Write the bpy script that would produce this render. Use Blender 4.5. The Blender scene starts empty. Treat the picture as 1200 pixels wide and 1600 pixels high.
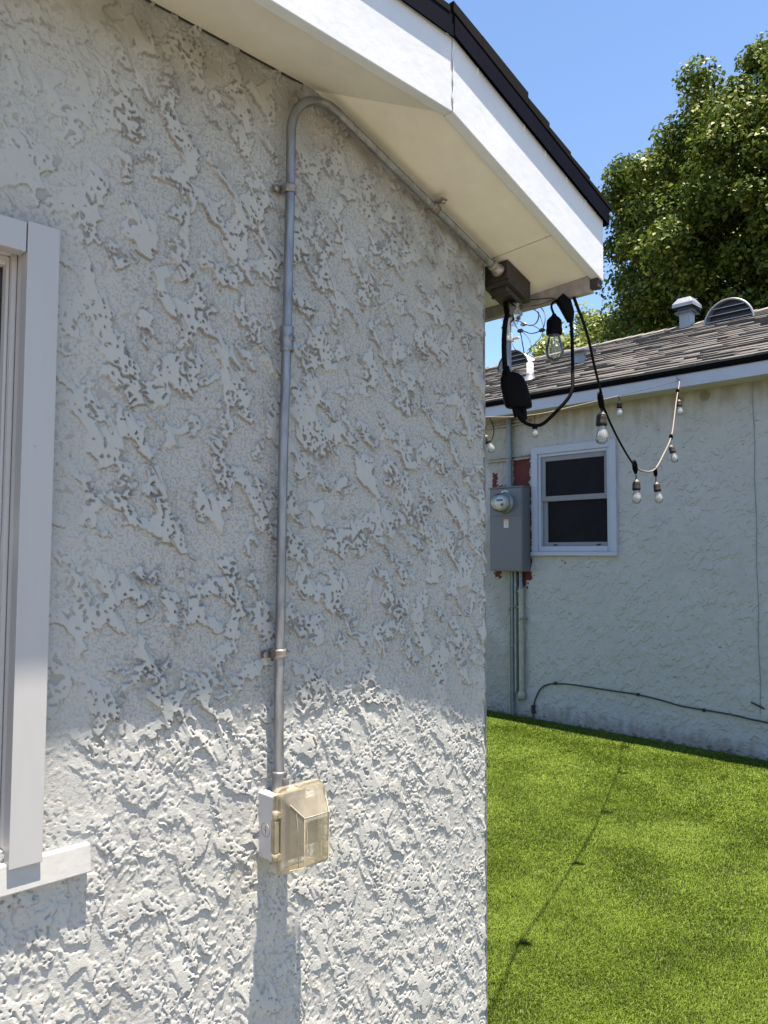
import bpy, bmesh, math, random
import numpy as np
from mathutils import Vector, Matrix
random.seed(7)
rng = np.random.default_rng(11)
scene = bpy.context.scene
COL = scene.collection
R = math.radians

# ------------------------------------------------------------------ camera
# world axes: X runs along the near wall, Y goes away through it, Z up
FPX, YAW, PITCH, ROLL = 1218.2, R(45.5956), R(3.3004), R(0.2271)
EYE = Vector((0, -1.15, 1.43))
Fw = Vector((math.cos(YAW)*math.cos(PITCH), math.sin(YAW)*math.cos(PITCH), math.sin(PITCH)))
Rt0 = Vector((math.sin(YAW), -math.cos(YAW), 0)); Up0 = Rt0.cross(Fw)
Rt = Rt0*math.cos(ROLL) + Up0*math.sin(ROLL); Up = -Rt0*math.sin(ROLL) + Up0*math.cos(ROLL)
cam_d = bpy.data.cameras.new('camera'); cam = bpy.data.objects.new('camera', cam_d); COL.objects.link(cam)
cam.matrix_world = Matrix(((Rt.x, Up.x, -Fw.x, EYE.x), (Rt.y, Up.y, -Fw.y, EYE.y), (Rt.z, Up.z, -Fw.z, EYE.z), (0, 0, 0, 1)))
cam_d.sensor_fit = 'VERTICAL'; cam_d.sensor_height = 36; cam_d.lens = 36*FPX/1600
cam_d.clip_start = 0.05; cam_d.clip_end = 2000
scene.camera = cam

# ------------------------------------------------------------------ world, sun, exposure
SUN_EL = math.atan(1/0.183)
w = bpy.data.worlds.new('World'); scene.world = w; w.use_nodes = True
nt = w.node_tree; nt.nodes.clear()
sky = nt.nodes.new('ShaderNodeTexSky'); sky.sky_type = 'NISHITA'; sky.sun_disc = False
sky.sun_elevation = SUN_EL; sky.sun_rotation = R(180)
sky.altitude = 20; sky.air_density = 0.95; sky.dust_density = 0.15; sky.ozone_density = 3.5
bg = nt.nodes.new('ShaderNodeBackground'); bg.inputs[1].default_value = 0.072
wo = nt.nodes.new('ShaderNodeOutputWorld')
nt.links.new(sky.outputs[0], bg.inputs[0]); nt.links.new(bg.outputs[0], wo.inputs[0])
sl = bpy.data.lights.new('sun', 'SUN'); sl.energy = 5.0; sl.angle = R(0.53); sl.color = (1.0, 0.86, 0.69)
so = bpy.data.objects.new('sun', sl); COL.objects.link(so)
so.location = (0, -3, 12)
so.rotation_euler = Vector((0, -0.183, 1)).to_track_quat('Z', 'Y').to_euler()
scene.view_settings.view_transform = 'Standard'; scene.view_settings.look = 'None'
scene.view_settings.gamma = 1; scene.view_settings.exposure = 1.9
scene.cycles.max_bounces = 8; scene.cycles.transparent_max_bounces = 16

# ------------------------------------------------------------------ helpers
def tag(o, label=None, cat=None, group=None, kind=None):
    if label: o['label'] = label
    if cat: o['category'] = cat
    if group: o['group'] = group
    if kind: o['kind'] = kind
    return o
def empty(name, loc=(0, 0, 0)):
    o = bpy.data.objects.new(name, None); COL.objects.link(o); o.location = loc; o.empty_display_size = .1
    return o
def link(name, me, mat, parent=None, smooth=False):
    o = bpy.data.objects.new(name, me); COL.objects.link(o)
    if mat is not None and not me.materials: me.materials.append(mat)
    if parent is not None:
        o.parent = parent
        p = parent; off = Vector((0, 0, 0))
        while p is not None: off += p.location; p = p.parent
        o.location = -off
    if smooth: me.polygons.foreach_set('use_smooth', [True]*len(me.polygons))
    return o

class MB:
    """collects shapes in world coordinates and links them as ONE mesh"""
    def __init__(s): s.v = []; s.f = []; s.sm = []
    def add(s, vs, fs, smooth=False):
        b = len(s.v); s.v += [tuple(v) for v in vs]; s.f += [tuple(b+i for i in f) for f in fs]; s.sm += [smooth]*len(fs)
        return s
    def box(s, x0, x1, y0, y1, z0, z1):
        return s.hexa([(x0,y0,z0),(x1,y0,z0),(x1,y1,z0),(x0,y1,z0),(x0,y0,z1),(x1,y0,z1),(x1,y1,z1),(x0,y1,z1)])
    def hexa(s, p):
        return s.add(p, [(0,3,2,1),(4,5,6,7),(0,1,5,4),(1,2,6,5),(2,3,7,6),(3,0,4,7)])
    def prism(s, poly, d):                      # poly: list of 3D points, extruded by vector d
        n = len(poly); d = Vector(d)
        vs = [Vector(p) for p in poly] + [Vector(p)+d for p in poly]
        return s.add(vs, [tuple(range(n))[::-1], tuple(range(n, 2*n))] + [(i, (i+1) % n, n+(i+1) % n, n+i) for i in range(n)])
    def tube(s, pts, r, n=10, cap=True):
        pts = [Vector(p) for p in pts]; m = len(pts)
        rr = r if hasattr(r, '__len__') else [r]*m
        vs = []; prev = None
        for i, p in enumerate(pts):
            t = (pts[min(i+1, m-1)] - pts[max(i-1, 0)]).normalized()
            if prev is None:
                a = Vector((0, 0, 1)) if abs(t.z) < .9 else Vector((1, 0, 0)); u = t.cross(a).normalized()
            else:
                u = (prev - t*prev.dot(t)).normalized()
            prev = u; v = t.cross(u)
            for k in range(n):
                a = 2*math.pi*k/n; vs.append(p + (u*math.cos(a) + v*math.sin(a))*rr[i])
        fs = [(i*n+k, i*n+(k+1) % n, (i+1)*n+(k+1) % n, (i+1)*n+k) for i in range(m-1) for k in range(n)]
        s.add(vs, fs, True)
        if cap:
            s.add(vs[:n], [tuple(range(n))[::-1]]); s.add(vs[-n:], [tuple(range(n))])
        return s
    def lathe(s, c, prof, axis=(0, 0, 1), n=24):    # prof: list of (distance along axis, radius)
        a = Vector(axis).normalized(); c = Vector(c)
        u = a.orthogonal().normalized(); v = a.cross(u); vs = []
        for h, r in prof:
            for k in range(n):
                t = 2*math.pi*k/n; vs.append(c + a*h + (u*math.cos(t)+v*math.sin(t))*r)
        m = len(prof)
        s.add(vs, [(i*n+k, i*n+(k+1) % n, (i+1)*n+(k+1) % n, (i+1)*n+k) for i in range(m-1) for k in range(n)], True)
        return s
    def build(s, name, mat, parent=None, bevel=0, seg=2):
        me = bpy.data.meshes.new(name); me.from_pydata(s.v, [], s.f); me.update()
        me.polygons.foreach_set('use_smooth', s.sm)
        if bevel:
            bm = bmesh.new(); bm.from_mesh(me)
            bmesh.ops.remove_doubles(bm, verts=bm.verts, dist=1e-5)
            bmesh.ops.recalc_face_normals(bm, faces=bm.faces)
            es = [e for e in bm.edges if len(e.link_faces) == 2 and e.calc_face_angle(0) > .5]
            bmesh.ops.bevel(bm, geom=es, offset=bevel, segments=seg, affect='EDGES', profile=.6, clamp_overlap=True)
            bm.to_mesh(me); bm.free()
        else:
            bm = bmesh.new(); bm.from_mesh(me); bmesh.ops.recalc_face_normals(bm, faces=bm.faces); bm.to_mesh(me); bm.free()
        return link(name, me, mat, parent)

def spline(P, n=8):
    P = [Vector(p) for p in P]; out = []
    for i in range(len(P)-1):
        p0 = P[i-1] if i > 0 else P[i]*2-P[i+1]; p3 = P[i+2] if i+2 < len(P) else P[i+1]*2-P[i]
        for k in range(n):
            t = k/n; a, b = P[i], P[i+1]
            out.append(.5*((2*a)+(b-p0)*t+(2*p0-5*a+4*b-p3)*t*t+(3*a-p0-3*b+p3)*t**3))
    out.append(P[-1]); return out
def grid_mesh(name, X, Y, Z, keep=None):
    """numpy grids of one shape -> quad mesh"""
    ny, nx = X.shape
    co = np.stack([X, Y, Z], -1).reshape(-1, 3).astype(np.float32)
    i = np.arange(ny*nx).reshape(ny, nx)
    q = np.stack([i[:-1, :-1], i[:-1, 1:], i[1:, 1:], i[1:, :-1]], -1)
    q = q[keep] if keep is not None else q.reshape(-1, 4)
    return raw_mesh(name, co, q)
def raw_mesh(name, co, q):
    k = q.shape[1]; me = bpy.data.meshes.new(name)
    me.vertices.add(len(co)); me.vertices.foreach_set('co', np.ascontiguousarray(co, np.float32).ravel())
    me.loops.add(q.size); me.loops.foreach_set('vertex_index', q.ravel().astype(np.int32))
    me.polygons.add(len(q)); me.polygons.foreach_set('loop_start', np.arange(0, q.size, k, dtype=np.int32))
    me.update(calc_edges=True)
    return me
def smoothed(me): me.polygons.foreach_set('use_smooth', np.ones(len(me.polygons), bool)); me.update()
def vcol(me, name, arr):                        # per-vertex scalar -> float attribute
    a = me.attributes.new(name, 'FLOAT', 'POINT'); a.data.foreach_set('value', np.ascontiguousarray(arr, np.float32).ravel())

def perlin(x, y, seed):
    g = np.random.default_rng(seed); perm = g.permutation(256); ang = g.random(256)*2*np.pi
    gx, gy = np.cos(ang), np.sin(ang)
    xi = np.floor(x).astype(int); yi = np.floor(y).astype(int); fx = x-xi; fy = y-yi
    u = fx*fx*fx*(fx*(fx*6-15)+10); v = fy*fy*fy*(fy*(fy*6-15)+10)
    def d(ix, iy, dx, dy):
        h = perm[(perm[ix & 255]+iy) & 255]; return gx[h]*dx+gy[h]*dy
    a = d(xi, yi, fx, fy); b = d(xi+1, yi, fx-1, fy); c = d(xi, yi+1, fx, fy-1); e = d(xi+1, yi+1, fx-1, fy-1)
    return ((a+(b-a)*u)+((c+(e-c)*u)-(a+(b-a)*u))*v)*1.5
def sstep(a, b, x):
    t = np.clip((x-a)/(b-a), 0, 1); return t*t*(3-2*t)

# ------------------------------------------------------------------ materials
def mat(name, col, rough=.6, metal=0, noise=0, scale=20, bump=0, bscale=60, col2=None, spec=.5, stretch=None, detail=5, specks=None):
    m = bpy.data.materials.new(name); m.use_nodes = True; n = m.node_tree; b = n.nodes['Principled BSDF']
    b.inputs['Base Color'].default_value = (*col, 1); b.inputs['Roughness'].default_value = rough
    b.inputs['Metallic'].default_value = metal; b.inputs['Specular IOR Level'].default_value = spec
    tc = n.nodes.new('ShaderNodeTexCoord'); src = tc.outputs['Object']
    if stretch:
        mp = n.nodes.new('ShaderNodeMapping'); mp.inputs['Scale'].default_value = stretch; n.links.new(src, mp.inputs[0]); src = mp.outputs[0]
    if noise or col2:
        t = n.nodes.new('ShaderNodeTexNoise'); t.inputs['Scale'].default_value = scale; t.inputs['Detail'].default_value = detail; t.inputs['Roughness'].default_value = .65
        n.links.new(src, t.inputs['Vector'])
        r = n.nodes.new('ShaderNodeValToRGB'); n.links.new(t.outputs[0], r.inputs[0])
        c2 = col2 if col2 else tuple(c*(1-noise) for c in col)
        r.color_ramp.elements[0].position = .35; r.color_ramp.elements[1].position = .65
        r.color_ramp.elements[0].color = (*c2, 1); r.color_ramp.elements[1].color = (*col, 1)
        n.links.new(r.outputs[0], b.inputs['Base Color'])
        rr = n.nodes.new('ShaderNodeMapRange'); rr.inputs[3].default_value = max(.02, rough-.1); rr.inputs[4].default_value = min(1, rough+.12)
        n.links.new(t.outputs[0], rr.inputs[0]); n.links.new(rr.outputs[0], b.inputs['Roughness'])
    if specks:
        ts = n.nodes.new('ShaderNodeTexNoise'); ts.inputs['Scale'].default_value = specks[0]; ts.inputs['Detail'].default_value = 6; ts.inputs['Roughness'].default_value = .7
        n.links.new(tc.outputs['Object'], ts.inputs['Vector'])
        ms = n.nodes.new('ShaderNodeMapRange'); ms.inputs[1].default_value = specks[1]; ms.inputs[2].default_value = specks[1]+.03; ms.inputs[4].default_value = .75
        mx = n.nodes.new('ShaderNodeMix'); mx.data_type = 'RGBA'; n.links.new(ts.outputs[0], ms.inputs[0]); n.links.new(ms.outputs[0], mx.inputs['Factor'])
        n.links.new(r.outputs[0], mx.inputs['A']); mx.inputs['B'].default_value = (*specks[2], 1); n.links.new(mx.outputs['Result'], b.inputs['Base Color'])
    if bump:
        t2 = n.nodes.new('ShaderNodeTexNoise'); t2.inputs['Scale'].default_value = bscale; t2.inputs['Detail'].default_value = 4
        n.links.new(src, t2.inputs['Vector'])
        bp = n.nodes.new('ShaderNodeBump'); bp.inputs['Strength'].default_value = 1; bp.inputs['Distance'].default_value = bump
        n.links.new(t2.outputs[0], bp.inputs['Height']); n.links.new(bp.outputs[0], b.inputs['Normal'])
    return m

def stucco_mat(name, col, dirt_shade, fine_bump=.0004, fscale=900):
    """painted stucco; attribute 'stain' = weathering plus shade painted into the base-coat pits, 'rust' = red brown undercoat showing"""
    m = bpy.data.materials.new(name); m.use_nodes = True; n = m.node_tree; b = n.nodes['Principled BSDF']
    b.inputs['Roughness'].default_value = .85; b.inputs['Specular IOR Level'].default_value = .25
    tc = n.nodes.new('ShaderNodeTexCoord')
    t = n.nodes.new('ShaderNodeTexNoise'); t.inputs['Scale'].default_value = 5; t.inputs['Detail'].default_value = 8; t.inputs['Roughness'].default_value = .7
    n.links.new(tc.outputs['Object'], t.inputs['Vector'])
    r = n.nodes.new('ShaderNodeValToRGB'); n.links.new(t.outputs[0], r.inputs[0])
    r.color_ramp.elements[0].position = .3; r.color_ramp.elements[1].position = .7
    r.color_ramp.elements[0].color = (*[c*.93 for c in col], 1); r.color_ramp.elements[1].color = (*[c*1.04 for c in col], 1)
    prev = r.outputs[0]
    for att, c in (('stain_shade', dirt_shade), ('rust', (.105, .030, .026))):
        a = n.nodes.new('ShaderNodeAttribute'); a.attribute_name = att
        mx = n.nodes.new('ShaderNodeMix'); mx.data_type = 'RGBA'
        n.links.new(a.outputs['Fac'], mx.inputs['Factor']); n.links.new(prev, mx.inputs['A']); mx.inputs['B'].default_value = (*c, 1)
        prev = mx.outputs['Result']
    n.links.new(prev, b.inputs['Base Color'])
    t2 = n.nodes.new('ShaderNodeTexNoise'); t2.inputs['Scale'].default_value = fscale; t2.inputs['Detail'].default_value = 2
    n.links.new(tc.outputs['Object'], t2.inputs['Vector'])
    bp = n.nodes.new('ShaderNodeBump'); bp.inputs['Strength'].default_value = .7; bp.inputs['Distance'].default_value = fine_bump
    n.links.new(t2.outputs[0], bp.inputs['Height']); n.links.new(bp.outputs[0], b.inputs['Normal'])
    return m

M = {}
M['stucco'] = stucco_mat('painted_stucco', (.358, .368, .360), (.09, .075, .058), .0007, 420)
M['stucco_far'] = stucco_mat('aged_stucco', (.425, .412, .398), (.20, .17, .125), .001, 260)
M['fascia'] = mat('fascia_paint', (.55, .575, .61), .5, noise=.07, scale=9, bump=.0006, bscale=45, col2=(.50, .53, .57), specks=(26, .70, (.25, .23, .20)))
M['sillpaint'] = mat('sill_paint', (.35, .36, .36), .5, noise=.1, scale=25, bump=.0005, bscale=80)
M['soffit'] = mat('soffit_paint', (.67, .645, .575), .6, scale=7, bump=.0007, bscale=30, col2=(.60, .575, .505), specks=(20, .70, (.20, .16, .11)))
M['oldwood'] = mat('weathered_paint', (.33, .30, .27), .8, scale=22, bump=.002, bscale=60, col2=(.21, .18, .16))
M['rot'] = mat('rotten_wood', (.06, .045, .045), .9, scale=80, bump=.004, bscale=90, col2=(.02, .015, .015))
M['drip'] = mat('drip_edge_metal', (.004, .005, .012), .7, 0, noise=.3, scale=12, spec=.04)
M['shingle_edge'] = mat('asphalt_edge', (.005, .005, .006), .95, noise=.4, scale=60, spec=.1)
M['trim'] = mat('window_trim_paint', (.355, .362, .375), .45, noise=.06, scale=14, bump=.0004, bscale=60, stretch=(1, 1, .15), specks=(30, .70, (.16, .15, .14)))
M['vinyl'] = mat('vinyl_frame', (.46, .46, .46), .4, noise=.05, scale=10)
M['glass_dark'] = mat('dark_window_glass', (.012, .016, .018), .04, spec=.9, noise=.4, scale=3)
M['screen'] = mat('insect_screen', (.010, .009, .015), .5, noise=.5, scale=7, spec=.10)
M['galv'] = mat('galvanized_steel', (.27, .28, .30), .42, .7, scale=60, bump=.0002, bscale=200, col2=(.16, .165, .18), stretch=(1, 1, .25))
M['galv_old'] = mat('dull_zinc', (.33, .31, .29), .5, .6, scale=50, bump=.0004, bscale=120, col2=(.17, .15, .13))
M['steelwhite'] = mat('grey_painted_box', (.46, .46, .48), .5, noise=.06, scale=30)
M['boxbrown'] = mat('weathered_box', (.045, .038, .035), .6, .2, scale=30, bump=.0004, bscale=150, col2=(.03, .025, .024))
M['black'] = mat('black_rubber', (.003, .003, .004), .6, noise=.3, scale=60, spec=.07)
M['blackbright'] = mat('sunfaded_rubber', (.030, .026, .023), .6, scale=60, col2=(.014, .012, .011), spec=.2)
M['cordpale'] = mat('pale_sunlit_cord', (.19, .165, .145), .7, noise=.3, scale=80)  # pale from sunlight on the cord, put into the colour
M['panel'] = mat('panel_grey_paint', (.108, .117, .135), .42, noise=.06, scale=4, bump=.0003, bscale=20)
M['conduit_paint'] = mat('painted_conduit', (.36, .36, .32), .7, scale=25, col2=(.27, .26, .22), bump=.0008, bscale=70)
M['conduit_grey'] = mat('grey_conduit', (.20, .24, .27), .5, .3, noise=.25, scale=15)
M['farwhite'] = mat('far_fascia_paint', (.40, .42, .50), .55, noise=.08, scale=5, bump=.0008, bscale=30)
M['sashgrey'] = mat('grey_sash', (.20, .20, .22), .5, noise=.1, scale=20)
M['white'] = mat('white_plastic', (.60, .60, .60), .4, noise=.05, scale=20)
M['meterdial'] = mat('meter_dial', (.50, .51, .50), .3, noise=.05)
M['ventmetal'] = mat('vent_metal', (.27, .29, .32), .45, .5, noise=.2, scale=10)
M['ventwhite'] = mat('vent_white', (.70, .69, .66), .5, noise=.08, scale=8)
M['ventdark'] = mat('vent_dark', (.03, .035, .045), .5, .2, noise=.3, scale=10)
M['bark'] = mat('bark', (.09, .07, .05), .9, scale=14, bump=.01, bscale=25, col2=(.04, .03, .025), stretch=(1, 1, .3))
M['cable'] = mat('dark_cable', (.035, .05, .045), .6, noise=.3, scale=30)
M['sticker_orange'] = mat('sticker_orange', (.75, .25, .10), .5)
M['plastic_dark'] = mat('dark_receptacle', (.022, .024, .018), .5, noise=.2)
M['caulk'] = mat('dark_joint', (.035, .03, .025), .9, noise=.4, scale=90)

def glassy(name, tint, op, rough=.05, opaque_col=(.7, .7, .7)):
    """thin clear plastic or glass: mostly see-through, reflecting by Fresnel, with some milky body"""
    m = bpy.data.materials.new(name); m.use_nodes = True; n = m.node_tree; n.nodes.clear()
    out = n.nodes.new('ShaderNodeOutputMaterial'); tr = n.nodes.new('ShaderNodeBsdfTransparent'); tr.inputs[0].default_value = (*tint, 1)
    gl = n.nodes.new('ShaderNodeBsdfGlossy'); gl.inputs['Roughness'].default_value = rough; gl.inputs[0].default_value = (1, 1, 1, 1)
    pr = n.nodes.new('ShaderNodeBsdfPrincipled'); pr.inputs['Base Color'].default_value = (*opaque_col, 1); pr.inputs['Roughness'].default_value = .35
    tl = n.nodes.new('ShaderNodeBsdfTranslucent'); tl.inputs[0].default_value = (*opaque_col, 1)
    fr = n.nodes.new('ShaderNodeFresnel'); fr.inputs[0].default_value = 1.5
    nz = n.nodes.new('ShaderNodeTexNoise'); nz.inputs['Scale'].default_value = 18; nz.inputs['Detail'].default_value = 5
    tc = n.nodes.new('ShaderNodeTexCoord'); n.links.new(tc.outputs['Object'], nz.inputs['Vector'])
    mr = n.nodes.new('ShaderNodeMapRange'); mr.inputs[1].default_value = .3; mr.inputs[2].default_value = .7
    mr.inputs[3].default_value = op*.7; mr.inputs[4].default_value = min(1, op*1.3); n.links.new(nz.outputs[0], mr.inputs[0])
    m0 = n.nodes.new('ShaderNodeMixShader'); m0.inputs[0].default_value = .35; n.links.new(pr.outputs[0], m0.inputs[1]); n.links.new(tl.outputs[0], m0.inputs[2])
    m1 = n.nodes.new('ShaderNodeMixShader'); n.links.new(mr.outputs[0], m1.inputs[0]); n.links.new(tr.outputs[0], m1.inputs[1]); n.links.new(m0.outputs[0], m1.inputs[2])
    m2 = n.nodes.new('ShaderNodeMixShader'); n.links.new(fr.outputs[0], m2.inputs[0]); n.links.new(m1.outputs[0], m2.inputs[1]); n.links.new(gl.outputs[0], m2.inputs[2])
    n.links.new(m2.outputs[0], out.inputs[0])
    return m
M['bulb'] = glassy('clear_bulb_glass', (.97, .98, .98), .10, .03, (.75, .78, .78))
M['bulb_dusty'] = glassy('dusty_bulb_glass', (.9, .9, .88), .35, .06, (.70, .72, .70))
M['cover'] = glassy('yellowed_clear_plastic', (.86, .80, .67), .50, .12, (.54, .49, .37))
M['lid'] = glassy('clear_lid_plastic', (.86, .81, .69), .42, .11, (.53, .49, .385))
M['highlight_plastic'] = mat('edge_highlight_plastic', (.42, .385, .28), .25, noise=.25, scale=90)  # straw tone painted as the bright highlights of the lid's edges
M['wrap'] = glassy('crumpled_clear_film', (.9, .9, .9), .3, .2, (.55, .53, .52))
M['meterglass'] = glassy('meter_glass', (.95, .95, .95), .08, .03)

# ------------------------------------------------------------------ stucco relief
def stucco(U, Z, s=1.0, row_shift=2, seed=0, rough=None, coarse=1.0, pits=1.0):
    """height of the knocked-down stucco in metres, for grids whose rows run top to bottom"""
    a1 = R(-62); ca, sa = math.cos(a1), math.sin(a1)
    wx = perlin(U/.055/s, Z/.055/s, seed+1)*.016*s + perlin(U/.017/s, Z/.017/s, seed+2)*.0055*s
    wz = perlin(U/.055/s+7, Z/.055/s, seed+3)*.016*s + perlin(U/.017/s+9, Z/.017/s, seed+4)*.0055*s
    u = U+wx; z = Z+wz
    A = (u*ca+z*sa); B = (-u*sa+z*ca)
    n1 = perlin(A/.070/s, B/.044/s, seed+5)
    n2 = perlin(A/.029/s, B/.021/s, seed+6)
    n3 = perlin(u/.010/s, z/.010/s, seed+7)
    n4 = perlin(U/.0055/s, Z/.0055/s, seed+8)
    if rough is None: rough = np.zeros_like(U)
    N = n1*(1-.2*rough) + n2*(.62+.0*rough) + n3*(.26+.04*rough) + n4*(.13+.02*rough)
    area = perlin(U/.33/s, Z/.33/s, seed+9)
    thr = .00 - .14*area + .03*rough
    Msk = N > thr
    # the trowel dragged upward: each patch is thin at its top end and thick at its bottom lip
    T = np.zeros_like(U); t = np.zeros(U.shape[1]); dz = np.abs(np.gradient(Z[:, 0]))
    jit = .5+.5*perlin(U/.03, Z/.09, seed+12)
    for i in range(U.shape[0]):
        if row_shift and i % row_shift == 0: t = np.roll(t, 1)
        t = np.where(Msk[i], np.minimum(1, np.maximum(t, .42)+dz[i]/(.040*s)*(.35+jit[i])), t*.0)
        T[i] = t
    edge = np.clip((N-thr)/.022, 0, 1)
    Lh = ((.0064-.0018*rough)+.0014*perlin(U/.12, Z/.12, seed+10))*coarse
    plate = edge*T
    # pinholes and torn pits, in clusters
    cl = perlin(U/.075/s, Z/.075/s, seed+13)
    pn = perlin(U/.0068/s, Z/.0068/s, seed+14)
    pit = sstep(.48, .55, pn + .42*cl + .05*rough - .02)
    pit2 = sstep(.49, .54, perlin(A/.016/s, B/.009/s, seed+15) + .25*cl - .02 + .02*rough)
    pit = np.maximum(pit, pit2)
    pit = pit*pits
    h = Lh*plate*(1-pit)
    lip = np.exp(-((N-thr-.06)/.05)**2)*(T > .6)
    h += lip*.0005*coarse*(1-pit)
    g1 = perlin(U/.0042, Z/.0042, seed+16); g2 = perlin(U/.009, Z/.009, seed+17); g3 = perlin(U/.022, Z/.022, seed+18)
    rp = 1-.93*plate*(1-pit)
    h += rp*(g1*(.00050-.00030*rough)+g2*(.00030-.00015*rough)+g3*(.0004-.00015*rough))*coarse
    # loose splashes standing proud of the base coat
    sp = sstep(.36, .44, perlin(U/.0105/s, Z/.011/s, seed+19)+.12*rough-.03)
    h += sp*(1-edge)*.0022*coarse*(.6+.4*rough)
    h += .0007*perlin(U/.3, Z/.3, seed+20)
    return h, plate*(1-pit), pit

# ================================================================== NEAR HOUSE
OV = .207                                    # how far the eave stands off the wall
CX = 1.465                                   # the wall's right corner
SL = .345                                    # roof pitch
near = tag(empty('stucco_house'), 'near pale grey house with knocked-down stucco wall filling the left of the photo', 'house')

# wall front: real relief, fine where the photo sees it
dx = .0015
us = np.concatenate([np.arange(-1.6, -.1, .03), np.arange(-.1, .30, .008), np.arange(.30, CX+.0001, dx)])
zs = np.concatenate([np.arange(2.40, .16, -dx), np.arange(.16, -.05, -.006)])
U, Z = np.meshgrid(us, zs)
rough = sstep(1.32, .98, Z)*.7 + .12*perlin(U/.2, Z/.2, 99)
H, plate, pit = stucco(U, Z, 1.0, 2, 0, rough)
H2, plate2, pit2_ = stucco(U, Z, .95, 3, 700, rough*0+.3)
wl = sstep(1.24, 1.02, Z+.08*perlin(U/.1, Z/.1, 97))*sstep(-.25, .05, perlin(U/.16, Z/.16, 98))*.9
H = H*(1-wl)+H2*.8*wl; H *= 1-.38*sstep(1.22, 1.06, Z); H += perlin(U/.0032, Z/.0032, 96)*.00016*sstep(1.22, 1.06, Z); plate = plate*(1-wl)+plate2*wl
nearwin = sstep(.60, .47, U)*sstep(.94, 1.05, Z)
H *= (1-.6*nearwin)
# right-hand arris: rounded and ragged
e = CX-U
H -= .006*sstep(.012, 0, e)*(1+.6*perlin(Z/.03, U*0, 55))
XX = U + np.where(e < .02, .0025*perlin(Z/.018, Z*0+3, 56)*sstep(.02, 0, e), 0)
stain_shade = .65*np.clip(sstep(2.12, 2.36, Z+.06*perlin(U/.08, Z/.08, 57)+.28*sstep(.95, 1.46, U))*(.45+.5*perlin(U/.05, Z/.05, 58)), 0, .7)
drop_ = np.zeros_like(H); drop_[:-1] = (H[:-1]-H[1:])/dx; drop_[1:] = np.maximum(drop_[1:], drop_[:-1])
stain_shade = np.maximum(stain_shade, .6*sstep(.8, 2.0, drop_)*sstep(-.3, .3, perlin(U/.06, Z/.06, 59)+.22))
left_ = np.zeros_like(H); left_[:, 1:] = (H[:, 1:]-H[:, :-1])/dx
stain_shade = np.maximum(stain_shade, .45*sstep(.8, 2.0, left_)*sstep(-.3, .3, perlin(U/.05, Z/.05, 63)+.1))
stain_shade = np.maximum(stain_shade, .3*sstep(.3, .9, pit))
base_shade = (plate < .3)*(1-.5*sstep(.60, .47, U))*(1-.55*sstep(1.22, 1.06, Z))
stain_shade = np.maximum(stain_shade, base_shade*(.04+.34*sstep(.05, .45, -perlin(U/.0040, Z/.0040, 16)-.25*perlin(U/.0021, Z/.0021, 64))))  # shade painted as colour into the small pits of the base coat
rust = sstep(.86, .92, perlin(U/.012, Z/.012, 60)+.35*perlin(U/.16, Z/.16, 61))*.5*(plate < .3)
keep = ~((U[:-1, :-1] < .415) & (U[:-1, :-1] > -.36) & (Z[:-1, :-1] < 1.875) & (Z[:-1, :-1] > 1.02))
me = grid_mesh('wall', XX, -H, Z, keep); smoothed(me); vcol(me, 'stain_shade', stain_shade); vcol(me, 'rust', rust)
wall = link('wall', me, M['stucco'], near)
# house core behind the face: side walls
mb = MB(); mb.box(-1.6, CX-.0015, .006, .12, -.05, 1.0); mb.box(.42, CX-.0015, .006, .12, 1.0, 2.16); mb.box(-1.6, -.36, .006, .12, 1.0, 2.40); mb.box(-.36, .93, .006, .12, 1.886, 2.33)
mb.build('wall_core', M['stucco'], near)
zs2 = np.arange(2.45, -.05, -.01); ys2 = np.arange(.0, 4.2, .012)
Y2, Z2 = np.meshgrid(ys2, zs2); h2, p2, _ = stucco(Y2, Z2, 1.2, 2, 40)
me = grid_mesh('side_wall', CX-.001+h2*sstep(0, .03, Y2), Y2, Z2); smoothed(me); link('side_wall', me, M['stucco'], near)

# soffit: level panel, then the panel that falls with the roof
CRW, CRF = .93, 1.102                        # crease at the wall and at the fascia
XE = 1.632
mb = MB(); yi = -OV+.022
def fz(x): return 2.292 if x <= CRF else 2.292-SL*(x-CRF)
def wz(x): return 2.343 if x <= CRW else 2.343-SL*(x-CRW)
mb.add([(-1.6, .0, 2.343), (CRW, .0, 2.343), (CRF, yi, fz(0)), (-1.6, yi, fz(0))], [(0, 1, 2, 3)])
XJ = 1.478                                   # joint between two soffit sheets
mb.add([(CRW, 0, wz(CRW)), (XJ-.0015, 0, wz(XJ)), (XJ-.0015, yi, fz(XJ)), (CRF, yi, fz(CRF))], [(0, 1, 2, 3)])
mb.add([(XJ+.0015, 0, wz(XJ)), (XE, 0, wz(XE)), (XE, yi, fz(XE)), (XJ+.0015, yi, fz(XJ))], [(0, 1, 2, 3)])
mb.add([(CX, 0, wz(CX)), (XE, 0, wz(XE)), (XE, 4.2, wz(XE)), (CX, 4.2, wz(CX))], [(0, 1, 2, 3)])
n0 = len(mb.v)
so_ = mb.build('soffit', M['soffit'], near)
sm = so_.modifiers.new('t', 'SOLIDIFY'); sm.thickness = .008; sm.offset = 0
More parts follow.
